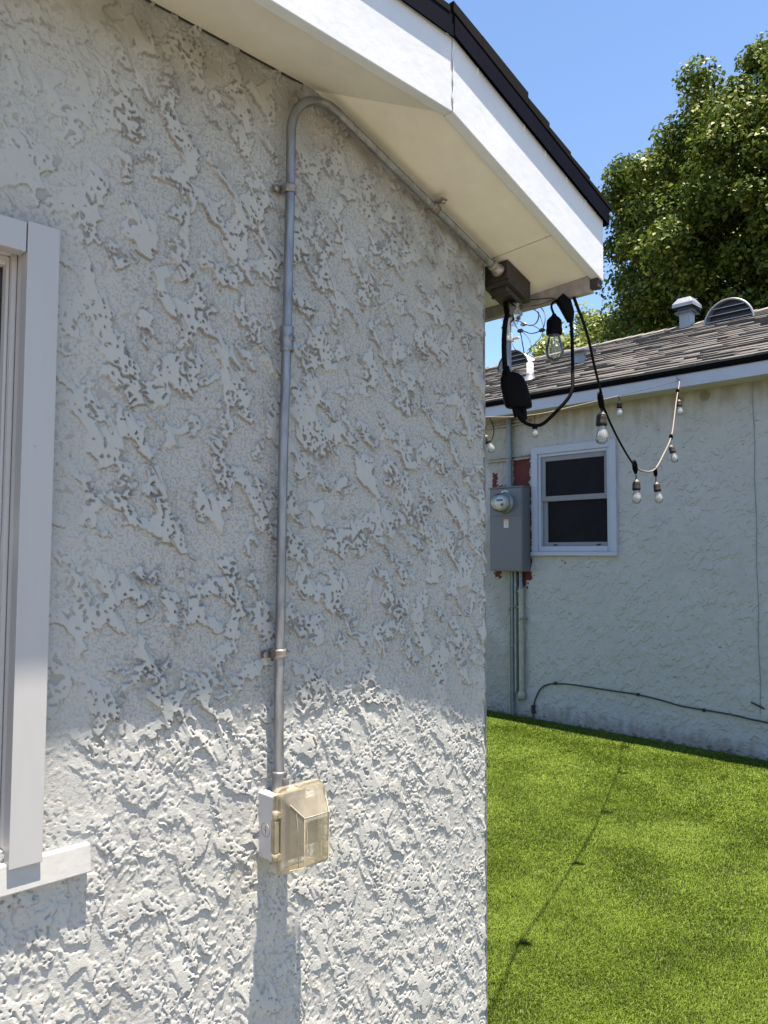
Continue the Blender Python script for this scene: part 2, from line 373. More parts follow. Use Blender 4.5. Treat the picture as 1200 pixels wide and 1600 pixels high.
# dark gaps: along the wall, beside the fascia and at the sheet joint
mb = MB()
gy = yi+.0022
mb.tube([(-1.6, -.003, 2.337), (CRW-.03, -.003, 2.337)], .0022, 6)
mb.tube([(.45, gy, fz(0)-.0035), (CRF, gy, fz(0)-.0035), (1.36, gy, fz(1.36)-.0038)], .0024, 6)
mb.tube([(1.36, gy, fz(1.36)-.0038), (1.42, gy, fz(1.42)-.0035)], .0008, 5)
mb.tube([(1.50, gy, fz(1.50)-.0035), (1.60, gy, fz(1.60)-.0035)], .0015, 5)
mb.tube([(XJ, -.01, wz(XJ)-.004), (XJ, -.13, fz(XJ)+.02)], .0014, 5)
mb.build('soffit_gap', M['caulk'], near)

# fascia boards
fb, ft = 2.281, 2.430
mb = MB().hexa([(-1.6, -OV, fb), (CRF, -OV, fb), (CRF, yi, fb), (-1.6, yi, fb), (-1.6, -OV, ft), (CRF, -OV, ft), (CRF, yi, ft), (-1.6, yi, ft)])
mb.build('fascia_board', M['fascia'], near, .0015)
dX = 1.656-CRF-.0015; x0 = CRF+.0015
zb = lambda x: fb-SL*(x-CRF); zt = lambda x: ft-SL*(x-CRF)
mb = MB().hexa([(x0, -OV-.001, zb(x0)), (1.656, -OV-.001, zb(1.656)), (1.656, yi, zb(1.656)), (x0, yi, zb(x0)),
                (x0, -OV-.001, zt(x0)), (1.656, -OV-.001, zt(1.656)), (1.656, yi, zt(1.656)), (x0, yi, zt(x0))])
mb.build('fascia_board', M['fascia'], near, .0015)
# eave board on the side, its weathered inner face seen from below
bz = 2.066
mb = MB().box(XE, XE+.022, yi+.002, 4.2, bz, bz+.13)
mb.build('fascia_board', M['oldwood'], near, .002)
mb = MB().box(XE+.001, XE+.022, yi-.020, yi+.0005, bz+.006, bz+.03)
rz = mb.build('rotten_end', M['rot'], near, .003); rz['label'] = 'dark rotted end of the eave board'

# sealed crack where the boards meet
pts = [(CRF+.0005+.002*math.sin(k*1.9), -OV-.002, ft-.012-.012*k) for k in range(11)]
MB().tube(pts, [.0012, .004, .0018, .0012, .001, .0012, .001, .001, .0014, .002, .0016], 6).build('caulk_seam', M['fascia'], near)

# drip edge metal (two overlapping lengths) and shingle edge
yd = -OV-.0085
mb = MB()
mb.hexa([(-1.6, yd, ft-.006), (CRF+.02, yd, ft-.006), (CRF+.02, yd+.002, ft-.006), (-1.6, yd+.002, ft-.006), (-1.6, yd, ft+.036), (CRF+.02, yd, ft+.036), (CRF+.02, yd+.002, ft+.036), (-1.6, yd+.002, ft+.036)])
mb.build('drip_edge', M['drip'], near)
mb = MB(); xa, xb = CRF-.005, 1.668
mb.hexa([(xa, yd-.003, zt(xa)-.006), (xb, yd-.003, zt(xb)-.006), (xb, yd-.001, zt(xb)-.006), (xa, yd-.001, zt(xa)-.006),
         (xa, yd-.003, zt(xa)+.032), (xb, yd-.003, zt(xb)+.032), (xb, yd-.001, zt(xb)+.032), (xa, yd-.001, zt(xa)+.032)])
mb.box(xb-.002, xb, yd, 4.2, zt(xb)-.006, zt(xb)+.034)
mb.build('drip_edge', M['drip'], near)
mb = MB()
x = -1.6
while x < 1.05:
    l = random.uniform(.10, .24); x1 = min(x+l, CRF+.01); o = random.uniform(.001, .004); h = random.choice([.008, .013, .018])
    mb.box(x, x1-.001, yd-o, yd+.3, ft+.037, ft+.037+h); x = x1
x = CRF-.01; k = 0
for (xs, xe_, hh) in ((CRF-.01, 1.18, .020), (1.18, 1.336, .024), (1.336, 1.415, .017), (1.415, 1.50, .012), (1.50, 1.58, .010), (1.58, 1.678, .008)):
    k += 1
    z0 = lambda q: zt(q)+.037
    mb.hexa([(xs, yd-.004, z0(xs)), (xe_-.001, yd-.004, z0(xe_)), (xe_-.001, yd+.3, z0(xe_)), (xs, yd+.3, z0(xs)),
             (xs, yd-.004, z0(xs)+hh), (xe_-.001, yd-.004, z0(xe_)+hh+.004), (xe_-.001, yd+.3, z0(xe_)+hh+.004), (xs, yd+.3, z0(xs)+hh)])
mb.build('shingle_edge', M['shingle_edge'], near)
# roof deck and covering above
zr = ft+.052
mb = MB()
A = [(-6, yd+.004, zr), (CRF, yd+.004, zr), (CRF-4, yd+4.004, zr+SL*4), (-6, yd+4.004, zr+SL*4)]
B = [(CRF, yd+.004, zr), (1.673, yd+.004, zr-SL*(1.673-CRF)), (1.673, yd+4.004, zr-SL*(1.673-CRF)), (CRF-4, yd+4.004, zr+SL*4)]
mb.prism(A, (0, 0, -.012)); mb.prism(B, (0, 0, -.012))
mb.build('roof', M['shingle_edge'], near)

# window with casing, frame, sashes and sill
mb = MB()
mb.box(.396, .441, -.021, .004, 1.003, 1.906)
mb.build('window', M['trim'], near, .0012)
win = near.children[-1] if False else bpy.data.objects['window']
MB().box(-.36, .3945, -.019, .004, 1.861, 1.904).build('head_casing', M['trim'], win, .001)
MB().box(-.405, -.361, -.021, .004, 1.003, 1.906).build('side_casing', M['trim'], win, .001)
MB().hexa([(-.43, -.017, .968), (.514, -.017, .968), (.514, .004, .968), (-.43, .004, .968), (-.43, -.012, 1.008), (.514, -.012, 1.008), (.514, .004, 1.008), (-.43, .004, 1.008)]).build('sill', M['sillpaint'], win, .002)
mb = MB()                                     # reveal
mb.box(.398, .4145, .004, .12, 1.0, 1.884); mb.box(-.36, .398, .004, .12, 1.878, 1.884); mb.box(-.36, .398, .004, .12, 1.009, 1.022); mb.box(-.3675, -.36, .004, .12, 1.0, 1.869)
mb.build('jamb', M['vinyl'], win)
mb = MB()
mb.box(.390, .3972, .022, .08, 1.023, 1.877); mb.box(-.3595, -.347, .022, .08, 1.023, 1.877); mb.box(-.347, .390, .022, .08, 1.866, 1.877); mb.box(-.347, .390, .022, .08, 1.023, 1.034)
mb.build('frame', M['vinyl'], win, .002)
mb = MB()
mb.box(.3845, .3895, .030, .06, 1.46, 1.865); mb.box(-.3465, -.315, .030, .06, 1.46, 1.865); mb.box(-.315, .3845, .030, .06, 1.852, 1.865); mb.box(-.315, .3845, .030, .06, 1.46, 1.495)
us_ = mb.build('sash', M['vinyl'], win, .002)
mb = MB()
mb.box(.3865, .3895, .034, .075, 1.035, 1.459); mb.box(-.3465, -.315, .034, .075, 1.035, 1.459); mb.box(-.315, .3865, .034, .075, 1.425, 1.459); mb.box(-.315, .3865, .034, .075, 1.035, 1.050)
ls_ = mb.build('sash', M['vinyl'], win, .002)
MB().box(-.315, .3845, .044, .048, 1.495, 1.852).build('pane', M['glass_dark'], win)
MB().box(-.315, .3865, .044, .048, 1.050, 1.425).build('pane', M['glass_dark'], win)

# ================================================================== CONDUIT
cond = tag(empty('steel_conduit', (.848, -.022, 1.03)), 'galvanized steel conduit rising from the outlet box, bending over under the soffit', 'conduit')
cp = [(.848, -.024, 1.035), (.845, -.024, 1.12), (.8455, -.024, 1.30), (.848, -.024, 1.62), (.853, -.024, 1.83), (.857, -.024, 2.10), (.8575, -.024, 2.17)]
arc = []
c0 = Vector((.9375, -.024, 2.222)); rad = .080
for k in range(0, 13):
    a = math.pi - k/12*(math.pi/2+math.atan(.355)); arc.append((c0.x+rad*math.cos(a), -.024-.006*k/12, c0.z+rad*math.sin(a)))
ex, ez = arc[-1][0], arc[-1][2]
diag = [(ex+t, -.030, ez-.352*t) for t in (.08, .2, .32, .44, 1.484-ex)]
path = spline(cp, 6)+arc[0:]+diag
MB().tube(path, .0088, 20).build('pipe', M['galv'], cond)
def strap(z, x, up=True, mtl='galv_old'):
    mb = MB()
    mb.lathe((x, -.024, z-.008), [(0, .0092), (0, .0112), (.004, .0118), (.008, .0110), (.012, .0118), (.016, .0112), (.016, .0092)], n=20)
    mb.box(x-.028, x-.008, -.008, -.0055, z-.007, z+.006)
    mb.box(x-.012, x-.009, -.028, -.006, z-.008, z+.008)
    s = mb.build('strap', M[mtl], cond)
    MB().lathe((x-.021, -.0145, z-.001), [(0, 0), (0, .0062), (.003, .0066), (.0065, .0058), (.0065, 0)], axis=(0, 1, 0), n=10).build('screw', M['galv_old'], s)
strap(2.108, .857); strap(1.258, .8453)
tv = Vector((1, 0, -.352)).normalized(); pc = Vector((1.25, -.030, ez-.352*(1.25-ex)))
mb = MB().lathe(pc-tv*.009, [(0, .0092), (0, .0112), (.006, .0118), (.009, .0110), (.012, .0118), (.018, .0112), (.018, .0092)], axis=tv, n=20)
mb.box(pc.x-.008, pc.x+.008, pc.y-.030, pc.y-.006, pc.z+.010, pc.z+.013)
s3 = mb.build('strap', M['galv_old'], cond)
MB().lathe((pc.x+.001, pc.y-.024, pc.z+.004), [(0, 0), (0, .005), (.006, .005), (.006, 0)], n=10).build('screw', M['galv_old'], s3)
# set-screw coupling halfway
cx_, cz_ = .8535, 1.826
mb = MB().lathe((cx_, -.024, cz_-.023), [(0, .0092), (0, .0122), (.003, .0128), (.006, .0122), (.020, .0122), (.022, .0130), (.026, .0122), (.040, .0122), (.044, .0128), (.046, .0122), (.046, .0092)], n=24)
cpl = mb.build('coupling', M['galv'], cond)
mb = MB()
mb.lathe((cx_+.002, -.0345, cz_), [(0, .0075), (-.003, .0072), (-.0042, .006), (-.0042, 0)], axis=(0, 1, 0), n=16)
mb.box(cx_-.0035, cx_+.0075, -.0402, -.0385, cz_-.001, cz_+.001); mb.box(cx_+.001, cx_+.003, -.0402, -.0385, cz_-.0055, cz_+.0055)
mb.build('screw', M['galv'], cpl)
# connector into the box
mb = MB().lathe((.848, -.024, 1.012), [(0, .0135), (.004, .0145), (.008, .0125), (.036, .0125), (.038, .0132), (.041, .0125), (.041, .0092)], n=24)
cn = mb.build('connector', M['galv'], cond)
MB().box(.845, .857, -.040, -.034, 1.024, 1.042).build('screw_pad', M['galv'], cn, .001)
# connector at the junction box
pe = Vector((1.482, -.030, ez-.352*(1.482-ex)))
MB().lathe(pe-tv*.032, [(0, .0092), (0, .0122), (.004, .0130), (.010, .0122), (.020, .0122), (.021, .0150), (.031, .0150), (.031, .009)], axis=tv, n=16).build('connector', M['galv_old'], cond)

# ================================================================== OUTDOOR OUTLET
out = tag(empty('outdoor_outlet', (.853, 0, .97)), 'grey steel outlet box with yellowed clear plastic bubble cover on the sunlit wall', 'outlet box')
mb = MB().box(.8205, .8855, -.046, .004, .908, 1.018)
bx = mb.build('box', M['steelwhite'], out, .003, 3)
mb = MB()
mb.lathe((.8203, -.022, .957), [(0, .012), (-.0006, .012), (-.0006, .0112), (0, .0112)], axis=(1, 0, 0), n=20)
mb.box(.8198, .8204, -.026, -.018, .9565, .9575); mb.box(.8198, .8204, -.0225, -.0215, .950, .964)
mb.build('knockout_mark', M['galv_old'], bx)
MB().box(.819, .887, -.0485, -.0465, .905, 1.020).build('gasket', M['plastic_dark'], out)
def rrect(x0, x1, z0, z1, r, y, n=5):
    p = []
    for cx, cz, a0 in ((x1-r, z1-r, 0), (x0+r, z1-r, 90), (x0+r, z0+r, 180), (x1-r, z0+r, 270)):
        for k in range(n+1):
            a = R(a0+90*k/n); p.append((cx+r*math.cos(a), y, cz+r*math.sin(a)))
    return p
def shell(levels, close=True):
    mb = MB(); n = len(levels[0]); vs = [p for l in levels for p in l]
    fs = [(i*n+k, i*n+(k+1) % n, (i+1)*n+(k+1) % n, (i+1)*n+k) for i in range(len(levels)-1) for k in range(n)]
    if close: fs.append(tuple(range((len(levels)-1)*n, len(levels)*n)))
    return mb.add(vs, fs)
mb = shell([rrect(.8145, .9165, .890, 1.034, .012, -.049), rrect(.8135, .9175, .889, 1.035, .013, -.055), rrect(.8145, .9165, .890, 1.034, .012, -.061)], False)
mb2 = shell([rrect(.8255, .9060, .900, 1.024, .009, -.049), rrect(.8255, .9060, .900, 1.024, .009, -.061)], False)
mb.add(mb2.v, mb2.f)
a_ = rrect(.8145, .9165, .890, 1.034, .012, -.0612); b_ = rrect(.8255, .9060, .900, 1.024, .009, -.0612); n_ = len(a_)
mb.add(a_+b_, [(k, (k+1) % n_, n_+(k+1) % n_, n_+k) for k in range(n_)])
fl = mb.build('cover_flange', M['cover'], out)
lid = shell([rrect(.8170, .9145, .893, 1.031, .011, -.0625), rrect(.8175, .9140, .8935, 1.0305, .011, -.0700), rrect(.8230, .9080, .899, 1.022, .009, -.0740),
             rrect(.8270, .9050, .903, 1.012, .007, -.0820), rrect(.8440, .8970, .909, .990, .005, -.1010), rrect(.8480, .8930, .913, .984, .004, -.1030)]).build('cover_lid', M['lid'], out, .0006, 2)
mb = MB()
for zc in (.995, .925): mb.lathe((.8105, -.064, zc-.006), [(0, 0), (0, .006), (.012, .006), (.012, 0)], n=12)
mb.tube([(.8105, -.064, .930), (.8105, -.064, .992)], .0030, 8)
mb.box(.811, .826, -.071, -.060, .990, .999); mb.box(.811, .826, -.071, -.060, .921, .930)
mb.build('hinge', M['cover'], out)
MB().box(.806, .8145, -.069, -.057, .932, .985).build('hinge_block', M['cover'], out, .0015)
mb = MB().box(.866, .904, -.0585, -.047, .925, 1.003); rc = mb.build('receptacle', M['plastic_dark'], out, .002)
mb = MB()
for zc in (.947, .981): mb.lathe((.885, -.0586, zc), [(0, 0), (0, .013), (-.0015, .012), (-.0015, 0)], axis=(0, 1, 0), n=20)
mb.build('socket_face', M['black'], rc)
mb = MB()
for (a, b2) in (((.846, -.1022, .986), (.8465, -.1025, .912)), ((.834, -.0905, .997), (.838, -.0925, .905))): mb.tube(spline([a, ((a[0]+b2[0])/2+.002, (a[1]+b2[1])/2-.001, .95), b2], 6), .0008, 5)
f0 = [(.8440, .909), (.8970, .909), (.8970, .990), (.8440, .990)]; b0_ = [(.8270, .903), (.9050, .903), (.9050, 1.012), (.8270, 1.012)]; o0 = [(.8230, .899), (.9080, .899), (.9080, 1.022), (.8230, 1.022)]
def lp(c, y, r): mb.tube([(c[i % 4][0], y, c[i % 4][1]) for i in range(5)], r, 6, False)
lp(f0, -.1012, .0007)
for i in range(4): mb.tube([(f0[i][0], -.1014, f0[i][1]), (b0_[i][0], -.0822, b0_[i][1])], .0007, 6)
mb.build('ridge_highlight', M['highlight_plastic'], fl)  # thin bright tubes added as highlights along the lid's edges

# ================================================================== JUNCTION BOX
jb = tag(empty('junction_box', (1.54, -.005, 2.10)), 'brown weathered metal junction box fixed under the eave at the house corner', 'junction box')
x0, x1, y0, y1 = 1.492, 1.586, -.047, .030
sz = lambda x, d: wz(x)-.005-d
def sl_box(x0, x1, y0, y1, d0, d1):
    return MB().hexa([(x0, y0, sz(x0, d1)), (x1, y0, sz(x1, d1)), (x1, y1, sz(x1, d1)), (x0, y1, sz(x0, d1)), (x0, y0, sz(x0, d0)), (x1, y0, sz(x1, d0)), (x1, y1, sz(x1, d0)), (x0, y1, sz(x0, d0))])
sl_box(x0, x1, y0, y1, 0, .044).build('box', M['boxbrown'], jb, .002)
sl_box(x0+.002, x1-.002, y0-.001, y1-.002, .0455, .052).build('cover_plate', M['boxbrown'], jb, .001)
sl_box(x0+.012, x1-.016, y0+.010, y1-.012, .0525, .066).build('outlet_hood', M['boxbrown'], jb, .005, 3)
sl_box(x0+.018, x0+.024, y0+.012, y1-.014, .0665, .070).build('hood_slot', M['caulk'], jb)
mb = MB().box(x1+.0005, x1+.012, y0+.012, y0+.026, sz(x1, .004), sz(x1, .001)); mb.build('mounting_ear', M['boxbrown'], jb)

# ================================================================== POWER CORD + ADAPTER
ad = tag(empty('power_adapter', (1.50, -.03, 1.86)), 'black weatherproof plug adapter dangling on a short cord below the junction box', 'power adapter')
MB().tube(spline([(1.535, -.018, 2.045), (1.53, -.02, 2.03), (1.515, -.022, 2.0), (1.507, -.024, 1.95), (1.506, -.026, 1.90), (1.508, -.030, 1.872)], 8), [.0062]*41, 10).build('cord', M['black'], ad)
MB().lathe((1.508, -.030, 1.868), [(0, .012), (.010, .010), (.022, .0065)], n=12).build('strain_relief', M['black'], ad)
MB().lathe((1.536, -.018, 2.020), [(0, .010), (.02, .014), (.036, .015), (.036, 0)], n=14).build('plug', M['black'], ad)
prof = []
bc = Vector((1.505, -.048, 1.866))
def ring(cx, cy, z, rx, ry, n=20, p=2.6):
    o = []
    for k in range(n):
        t = 2*math.pi*k/n; c, s = math.cos(t), math.sin(t)
        o.append((cx+rx*math.copysign(abs(c)**(2/p), c)*.707+ry*math.copysign(abs(s)**(2/p), s)*.707,
                  cy-rx*math.copysign(abs(c)**(2/p), c)*.707+ry*math.copysign(abs(s)**(2/p), s)*.707, z))
    return o
lv = [(1.872, .008, .008), (1.868, .020, .014), (1.858, .028, .017), (1.840, .032, .019), (1.815, .033, .020), (1.795, .033, .020), (1.788, .031, .018), (1.786, .027, .015)]
mb = shell([ring(1.506+(1.872-z)*.16, -.044-(1.872-z)*.16, z, rx, ry) for z, rx, ry in lv])
for i in range(len(mb.sm)-1): mb.sm[i] = True
mb.build('body', M['black'], ad)
MB().tube([(1.514, -.052, 1.790), (1.517, -.055, 1.765)], [.010, .0085], 12).build('outlet_tail', M['black'], ad)
MB().tube([(1.526, -.066, 1.790), (1.529, -.068, 1.758)], [.0065, .006], 12).build('outlet_tail', M['black'], ad)
# crumpled clear film round the plug
mb = MB(); g = np.random.default_rng(5)
for k in range(9):
    b0 = Vector((1.545, -.028, 2.048)); p = [b0+Vector((g.normal()*.008, g.normal()*.008, 0))]
    for j in range(1, 5): p.append(p[-1]+Vector((g.normal()*.004-.004, g.normal()*.004+.001, -.014)))
    w_ = .006
    vs = []
    for q in p: vs += [q+Vector((w_*g.normal(), w_*g.normal(), 0)), q+Vector((w_*g.normal(), w_*g.normal(), .004))]
    mb.add(vs, [(2*i, 2*i+1, 2*i+3, 2*i+2) for i in range(4)], True)
tag(mb.build('plastic_film', M['wrap']), 'crumpled scrap of clear plastic film around the plug under the junction box', 'plastic film')

# ================================================================== STRING LIGHTS
def bulb(parent, top, kind='black', tilt=(0, 0), dusty=False, s=1.0, drop=None):
    """lamp_holder > bulb (> filament); top = cord end of the holder"""
    T = Vector(top); ax = Vector((tilt[0], tilt[1], -1)).normalized()
    mb = MB().lathe(T, [(0, .0), (0, .0045*s), (.005*s, .0065*s), (.010*s, .0125*s), (.016*s, .0175*s), (.022*s, .0185*s), (.036*s, .0185*s), (.038*s, .0198*s), (.048*s, .0195*s), (.052*s, .0170*s), (.052*s, .010*s)], axis=ax, n=20)
    if drop: mb.tube(spline(drop, 5), .0028*s, 8)
    h = mb.build('lamp_holder', M[kind], parent)
    b = MB().lathe(T+ax*.047*s, [(0, .0140*s), (.012*s, .0148*s), (.022*s, .0176*s), (.033*s, .0214*s), (.043*s, .0230*s), (.052*s, .0220*s), (.060*s, .0185*s), (.0655*s, .0125*s), (.068*s, .006*s), (.0687*s, .0003)], axis=ax, n=24)
    g = b.build('bulb', M['bulb_dusty' if dusty else 'bulb'], parent=h)
    c = T+ax*.052*s
    fm = MB().tube([c, c+ax*.024*s], .0016*s, 6)
    zz = []
    for k in range(9): zz.append(c+ax*(.016+.026*(k % 2))*s+Vector((math.cos(k*.7)*.008, math.sin(k*.7)*.008, 0))*s)
    fm.tube(zz, .0005*s, 4)
    if dusty and kind == 'blackbright': MB().lathe(T-ax*.001*s, [(0, .0), (0, .006*s), (.005*s, .0085*s), (.0095*s, .0135*s), (.013*s, .0165*s), (.013*s, .014*s)], axis=ax, n=18).build('sunlit_dust', M['cordpale'], h)  # pale cap stands in for sunlight on the holder's dusty top
    if dusty: fm.lathe(T+ax*.050*s, [(0, .0), (0, .0105*s), (.016*s, .0085*s), (.028*s, .004*s), (.030*s, 0)], axis=ax, n=12)
    fm.build('filament', M['galv' if not dusty else 'white'], parent=h)
    return h
GS = 'patio bulb strings strung between the two houses'
sl1 = tag(empty('string_light', (1.64, -.13, 2.06)), 'bulb string sagging from the near eave corner up to the hook on the far fascia', 'string light', GS)
# black lead from the adapter, looping up to the eave
lead = spline([(1.516, -.054, 1.775), (1.520, -.066, 1.755), (1.527, -.088, 1.742), (1.538, -.112, 1.744), (1.555, -.142, 1.775), (1.575, -.166, 1.815), (1.592, -.160, 1.87), (1.603, -.153, 1.93), (1.612, -.146, 1.98), (1.618, -.136, 2.03), (1.622, -.130, 2.052)], 8)
MB().tube(lead, .0042, 10).build('cord', M['black'], sl1)
MB().tube([(1.514, -.052, 1.790), (1.522, -.070, 1.752)], [.009, .0055], 10).build('plug', M['black'], sl1)
def onplane(px, py, n, p):
    d = Fw+Rt*((px-600)/FPX)-Up*((py-800)/FPX); n = Vector(n); return EYE+d*((Vector(p)-EYE).dot(n)/d.dot(n))
pn_ = (-.402, .824, 0)
CD0 = onplane(917, 521, pn_, (1.635, -.14, 0)); CD1 = onplane(929, 573, pn_, (1.635, -.14, 0))
main = [(1.635, -.140, 2.060), CD0, CD1, (2.459, .262, 2.003), (2.517, .284, 1.962), (2.83, .399, 1.893), (3.243, .551, 1.842), (3.6, .68, 1.855), (4.0, .830, 1.915), (4.45, 1.0, 2.05), (4.92, 1.168, 2.24), (5.30, 1.31, 2.53), (5.55, 1.40, 2.715), (5.632, 1.435, 2.768)]
mp = spline(main, 8)
nk = 8*6
MB().tube(mp[:nk+1], .0042, 10).build('cord', M['black'], sl1)
MB().tube(mp[nk:], .0042, 10).build('cord', M['cordpale'], sl1)  # far length paler: sun on the cord is painted in
mb = MB()
def knob(p, q, r=.0105): MB().tube([Vector(p), Vector(p)*.7+Vector(q)*.3, Vector(p)*.3+Vector(q)*.7, Vector(q)], [r*.6, r, r, r*.6], 10).build('socket_joint', M['black'], sl1)
knob((2.415, .246, 2.005), (2.472, .268, 1.955), .011)
knob((3.225, .545, 1.865), (3.262, .558, 1.812), .012)
knob((4.00, .832, 1.92), (4.02, .837, 1.875), .011)
knob((4.86, 1.145, 2.235), (4.885, 1.155, 2.205), .012)
knob((5.43, 1.36, 2.655), (5.45, 1.365, 2.63), .012)
mb.tube([(1.603, -.118, 2.060), (1.612, -.128, 2.045), (1.618, -.135, 2.020), (1.620, -.138, 2.0)], [.014, .017, .014, .008], 10)
mb.build('socket_joint', M['black'], sl1)
bulb(sl1, (1.600, -.105, 2.022), drop=[(1.606, -.120, 2.050), (1.598, -.108, 2.052), (1.595, -.101, 2.040), (1.600, -.105, 2.020)])
bulb(sl1, (2.455, .262, 1.945), 'blackbright', drop=[(2.460, .266, 1.965), (2.456, .262, 1.94)], dusty=True)
bulb(sl1, (3.257, .553, 1.782), 'blackbright', drop=[(3.258, .556, 1.82), (3.257, .553, 1.78)], dusty=True, s=.94)
bulb(sl1, (4.020, .836, 1.842), 'blackbright', (.08, -.12), dusty=True, drop=[(4.02, .837, 1.88), (4.018, .836, 1.84)])
bulb(sl1, (4.815, 1.125, 2.155), 'blackbright', (.05, -.25), dusty=True, drop=[(4.88, 1.155, 2.21), (4.83, 1.130, 2.18), (4.815, 1.125, 2.15)])
bulb(sl1, (5.485, 1.375, 2.585), 'blackbright', (.0, -.08), dusty=True, drop=[(5.45, 1.365, 2.64), (5.48, 1.374, 2.61), (5.485, 1.375, 2.58)])
sl2 = tag(empty('string_light', (5.63, 1.44, 2.76)), 'bulb string on a thin wire running left along the far fascia behind the near corner', 'string light', GS)
w2 = spline([(5.632, 1.443, 2.762), (5.303, 1.533, 2.660), (5.03, 1.609, 2.580), (4.645, 1.712, 2.47), (4.292, 1.812, 2.375), (3.923, 1.914, 2.325), (3.0, 2.17, 2.28), (1.62, 2.55, 2.30)], 8)
MB().tube(w2[:17], .0022, 8).build('wire', M['cable'], sl2); MB().tube(w2[16:], .0030, 8).build('wire', M['cordpale'], sl2)
bulb(sl2, (5.045, 1.609, 2.543), 'black', s=.95, drop=[(5.03, 1.61, 2.58), (5.05, 1.612, 2.565), (5.045, 1.609, 2.54)], dusty=True)
bulb(sl2, (4.292, 1.809, 2.325), 'black', s=.9, drop=[(4.292, 1.81, 2.37), (4.292, 1.809, 2.32)], dusty=True)
bulb(sl2, (3.905, 1.919, 2.205), 'blackbright', (.25, -.35), s=1.05, drop=[(3.925, 1.914, 2.325), (3.905, 1.912, 2.26), (3.900, 1.917, 2.23), (3.905, 1.919, 2.20)], dusty=True)
MB().tube(spline([(3.94, 1.91, 2.322), (3.97, 1.90, 2.25), (3.95, 1.91, 2.17), (3.90, 1.92, 2.20)], 6), .003, 6).build('cord', M['black'], sl2)
mb = MB().tube(spline([(5.655, 1.447, 2.775), (5.625, 1.447, 2.775), (5.612, 1.447, 2.785), (5.615, 1.447, 2.80), (5.628, 1.447, 2.803)], 5), .0035, 8)
tag(mb.build('cup_hook', M['ventmetal']), 'small metal hook in the far white fascia holding both bulb strings', 'hook')
# loose twist of wire stapled on the eave board
mb = MB().tube(spline([(XE-.003, .055, 2.062), (XE-.004, .03, 2.075), (XE-.006, -.01, 2.083), (XE-.004, -.05, 2.079), (XE-.005, -.085, 2.072), (XE-.004, -.10, 2.056)], 6), .0011, 6)
mb.tube(spline([(XE-.004, -.02, 2.068), (XE-.008, -.05, 2.064), (XE-.004, -.09, 2.070)], 5), .0009, 5)
tag(mb.build('tie_wire', M['caulk']), 'thin loose tie wire stapled along the weathered eave board', 'wire')

# ================================================================== FAR HOUSE
FX = 5.88
far = tag(empty('neighbouring_house', (FX, 2, 0)), 'shaded pale green-grey stucco house with grey shingle roof across the lawn', 'house')
yf = np.concatenate([np.arange(-3.0, .3, .03), np.arange(.3, 3.7, .0055), np.arange(3.7, 7.5, .03)])
zf = np.concatenate([np.arange(2.74, -.05, -.0055)])
Yg, Zg = np.meshgrid(yf, zf)
Hf, pf, _ = stucco(Yg, Zg, 1.3, 3, 200, np.zeros_like(Yg)+.5, .85, pits=.35)
Hf += .0022*np.clip(1-np.abs(perlin(Yg/.05+perlin(Yg/.03, Zg/.03, 320), Zg/.028, 321))*7, 0, 1)*sstep(-.1, .3, perlin(Yg/.12, Zg/.12, 322))
Hf += .004*perlin(Yg/.25, Zg/.25, 301)+.003*perlin(Yg/.09, Zg/.06, 302)
keepf = ~((Yg[:-1, :-1] > 2.15) & (Yg[:-1, :-1] < 2.87) & (Zg[:-1, :-1] > 1.50) & (Zg[:-1, :-1] < 2.36))
me = grid_mesh('wall', FX-Hf, Yg, Zg, keepf); smoothed(me)
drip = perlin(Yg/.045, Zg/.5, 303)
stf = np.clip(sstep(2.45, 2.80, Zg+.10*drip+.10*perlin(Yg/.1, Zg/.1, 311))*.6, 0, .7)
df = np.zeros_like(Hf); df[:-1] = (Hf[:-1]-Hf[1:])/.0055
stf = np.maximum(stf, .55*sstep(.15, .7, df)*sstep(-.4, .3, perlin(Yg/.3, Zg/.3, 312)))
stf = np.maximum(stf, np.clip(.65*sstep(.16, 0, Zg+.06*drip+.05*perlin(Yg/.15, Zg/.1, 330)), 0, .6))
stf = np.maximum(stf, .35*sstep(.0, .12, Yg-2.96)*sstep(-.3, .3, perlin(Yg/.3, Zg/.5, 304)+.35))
for (py, pz, r_) in ((2.60, 1.385, .018), (2.63, 1.405, .012), (1.55, 2.66, .05), (1.35, 2.67, .06), (2.56, .95, .012)):
    stf = np.maximum(stf, .95*sstep(r_, r_*.5, np.hypot(Yg-py, Zg-pz)+.01*perlin(Yg/.012, Zg/.012, 305)))
rag = .022*perlin(Yg/.03, Zg/.03, 306)+.008*perlin(Yg/.01, Zg/.01, 307)
yr = Yg+rag; zr_ = Zg+rag
red = (yr > 2.955) & (yr < 3.385) & (zr_ < 2.335) & (zr_ > 2.0)
red &= ~((yr > 3.14) & (yr < 3.33) & (zr_ > 2.10))
red &= ~((yr > 3.25) & (zr_ > 2.22))
red |= (yr > 2.950) & (yr < 3.02) & (zr_ > 1.22) & (zr_ < 2.05)
red |= (yr > 3.0) & (yr < 3.10) & (zr_ > 1.16) & (zr_ < 1.34)
red |= (yr > 3.29) & (yr < 3.36) & (zr_ > 1.24) & (zr_ < 1.32)
rustf = red*1.0
rustf = np.maximum(rustf, .6*sstep(.75, .9, perlin(Yg/.05, Zg/.02, 308)+.7*sstep(.07, .0, Zg)))
vcol(me, 'stain_shade', stf); vcol(me, 'rust', rustf)
link('wall', me, M['stucco_far'], far)
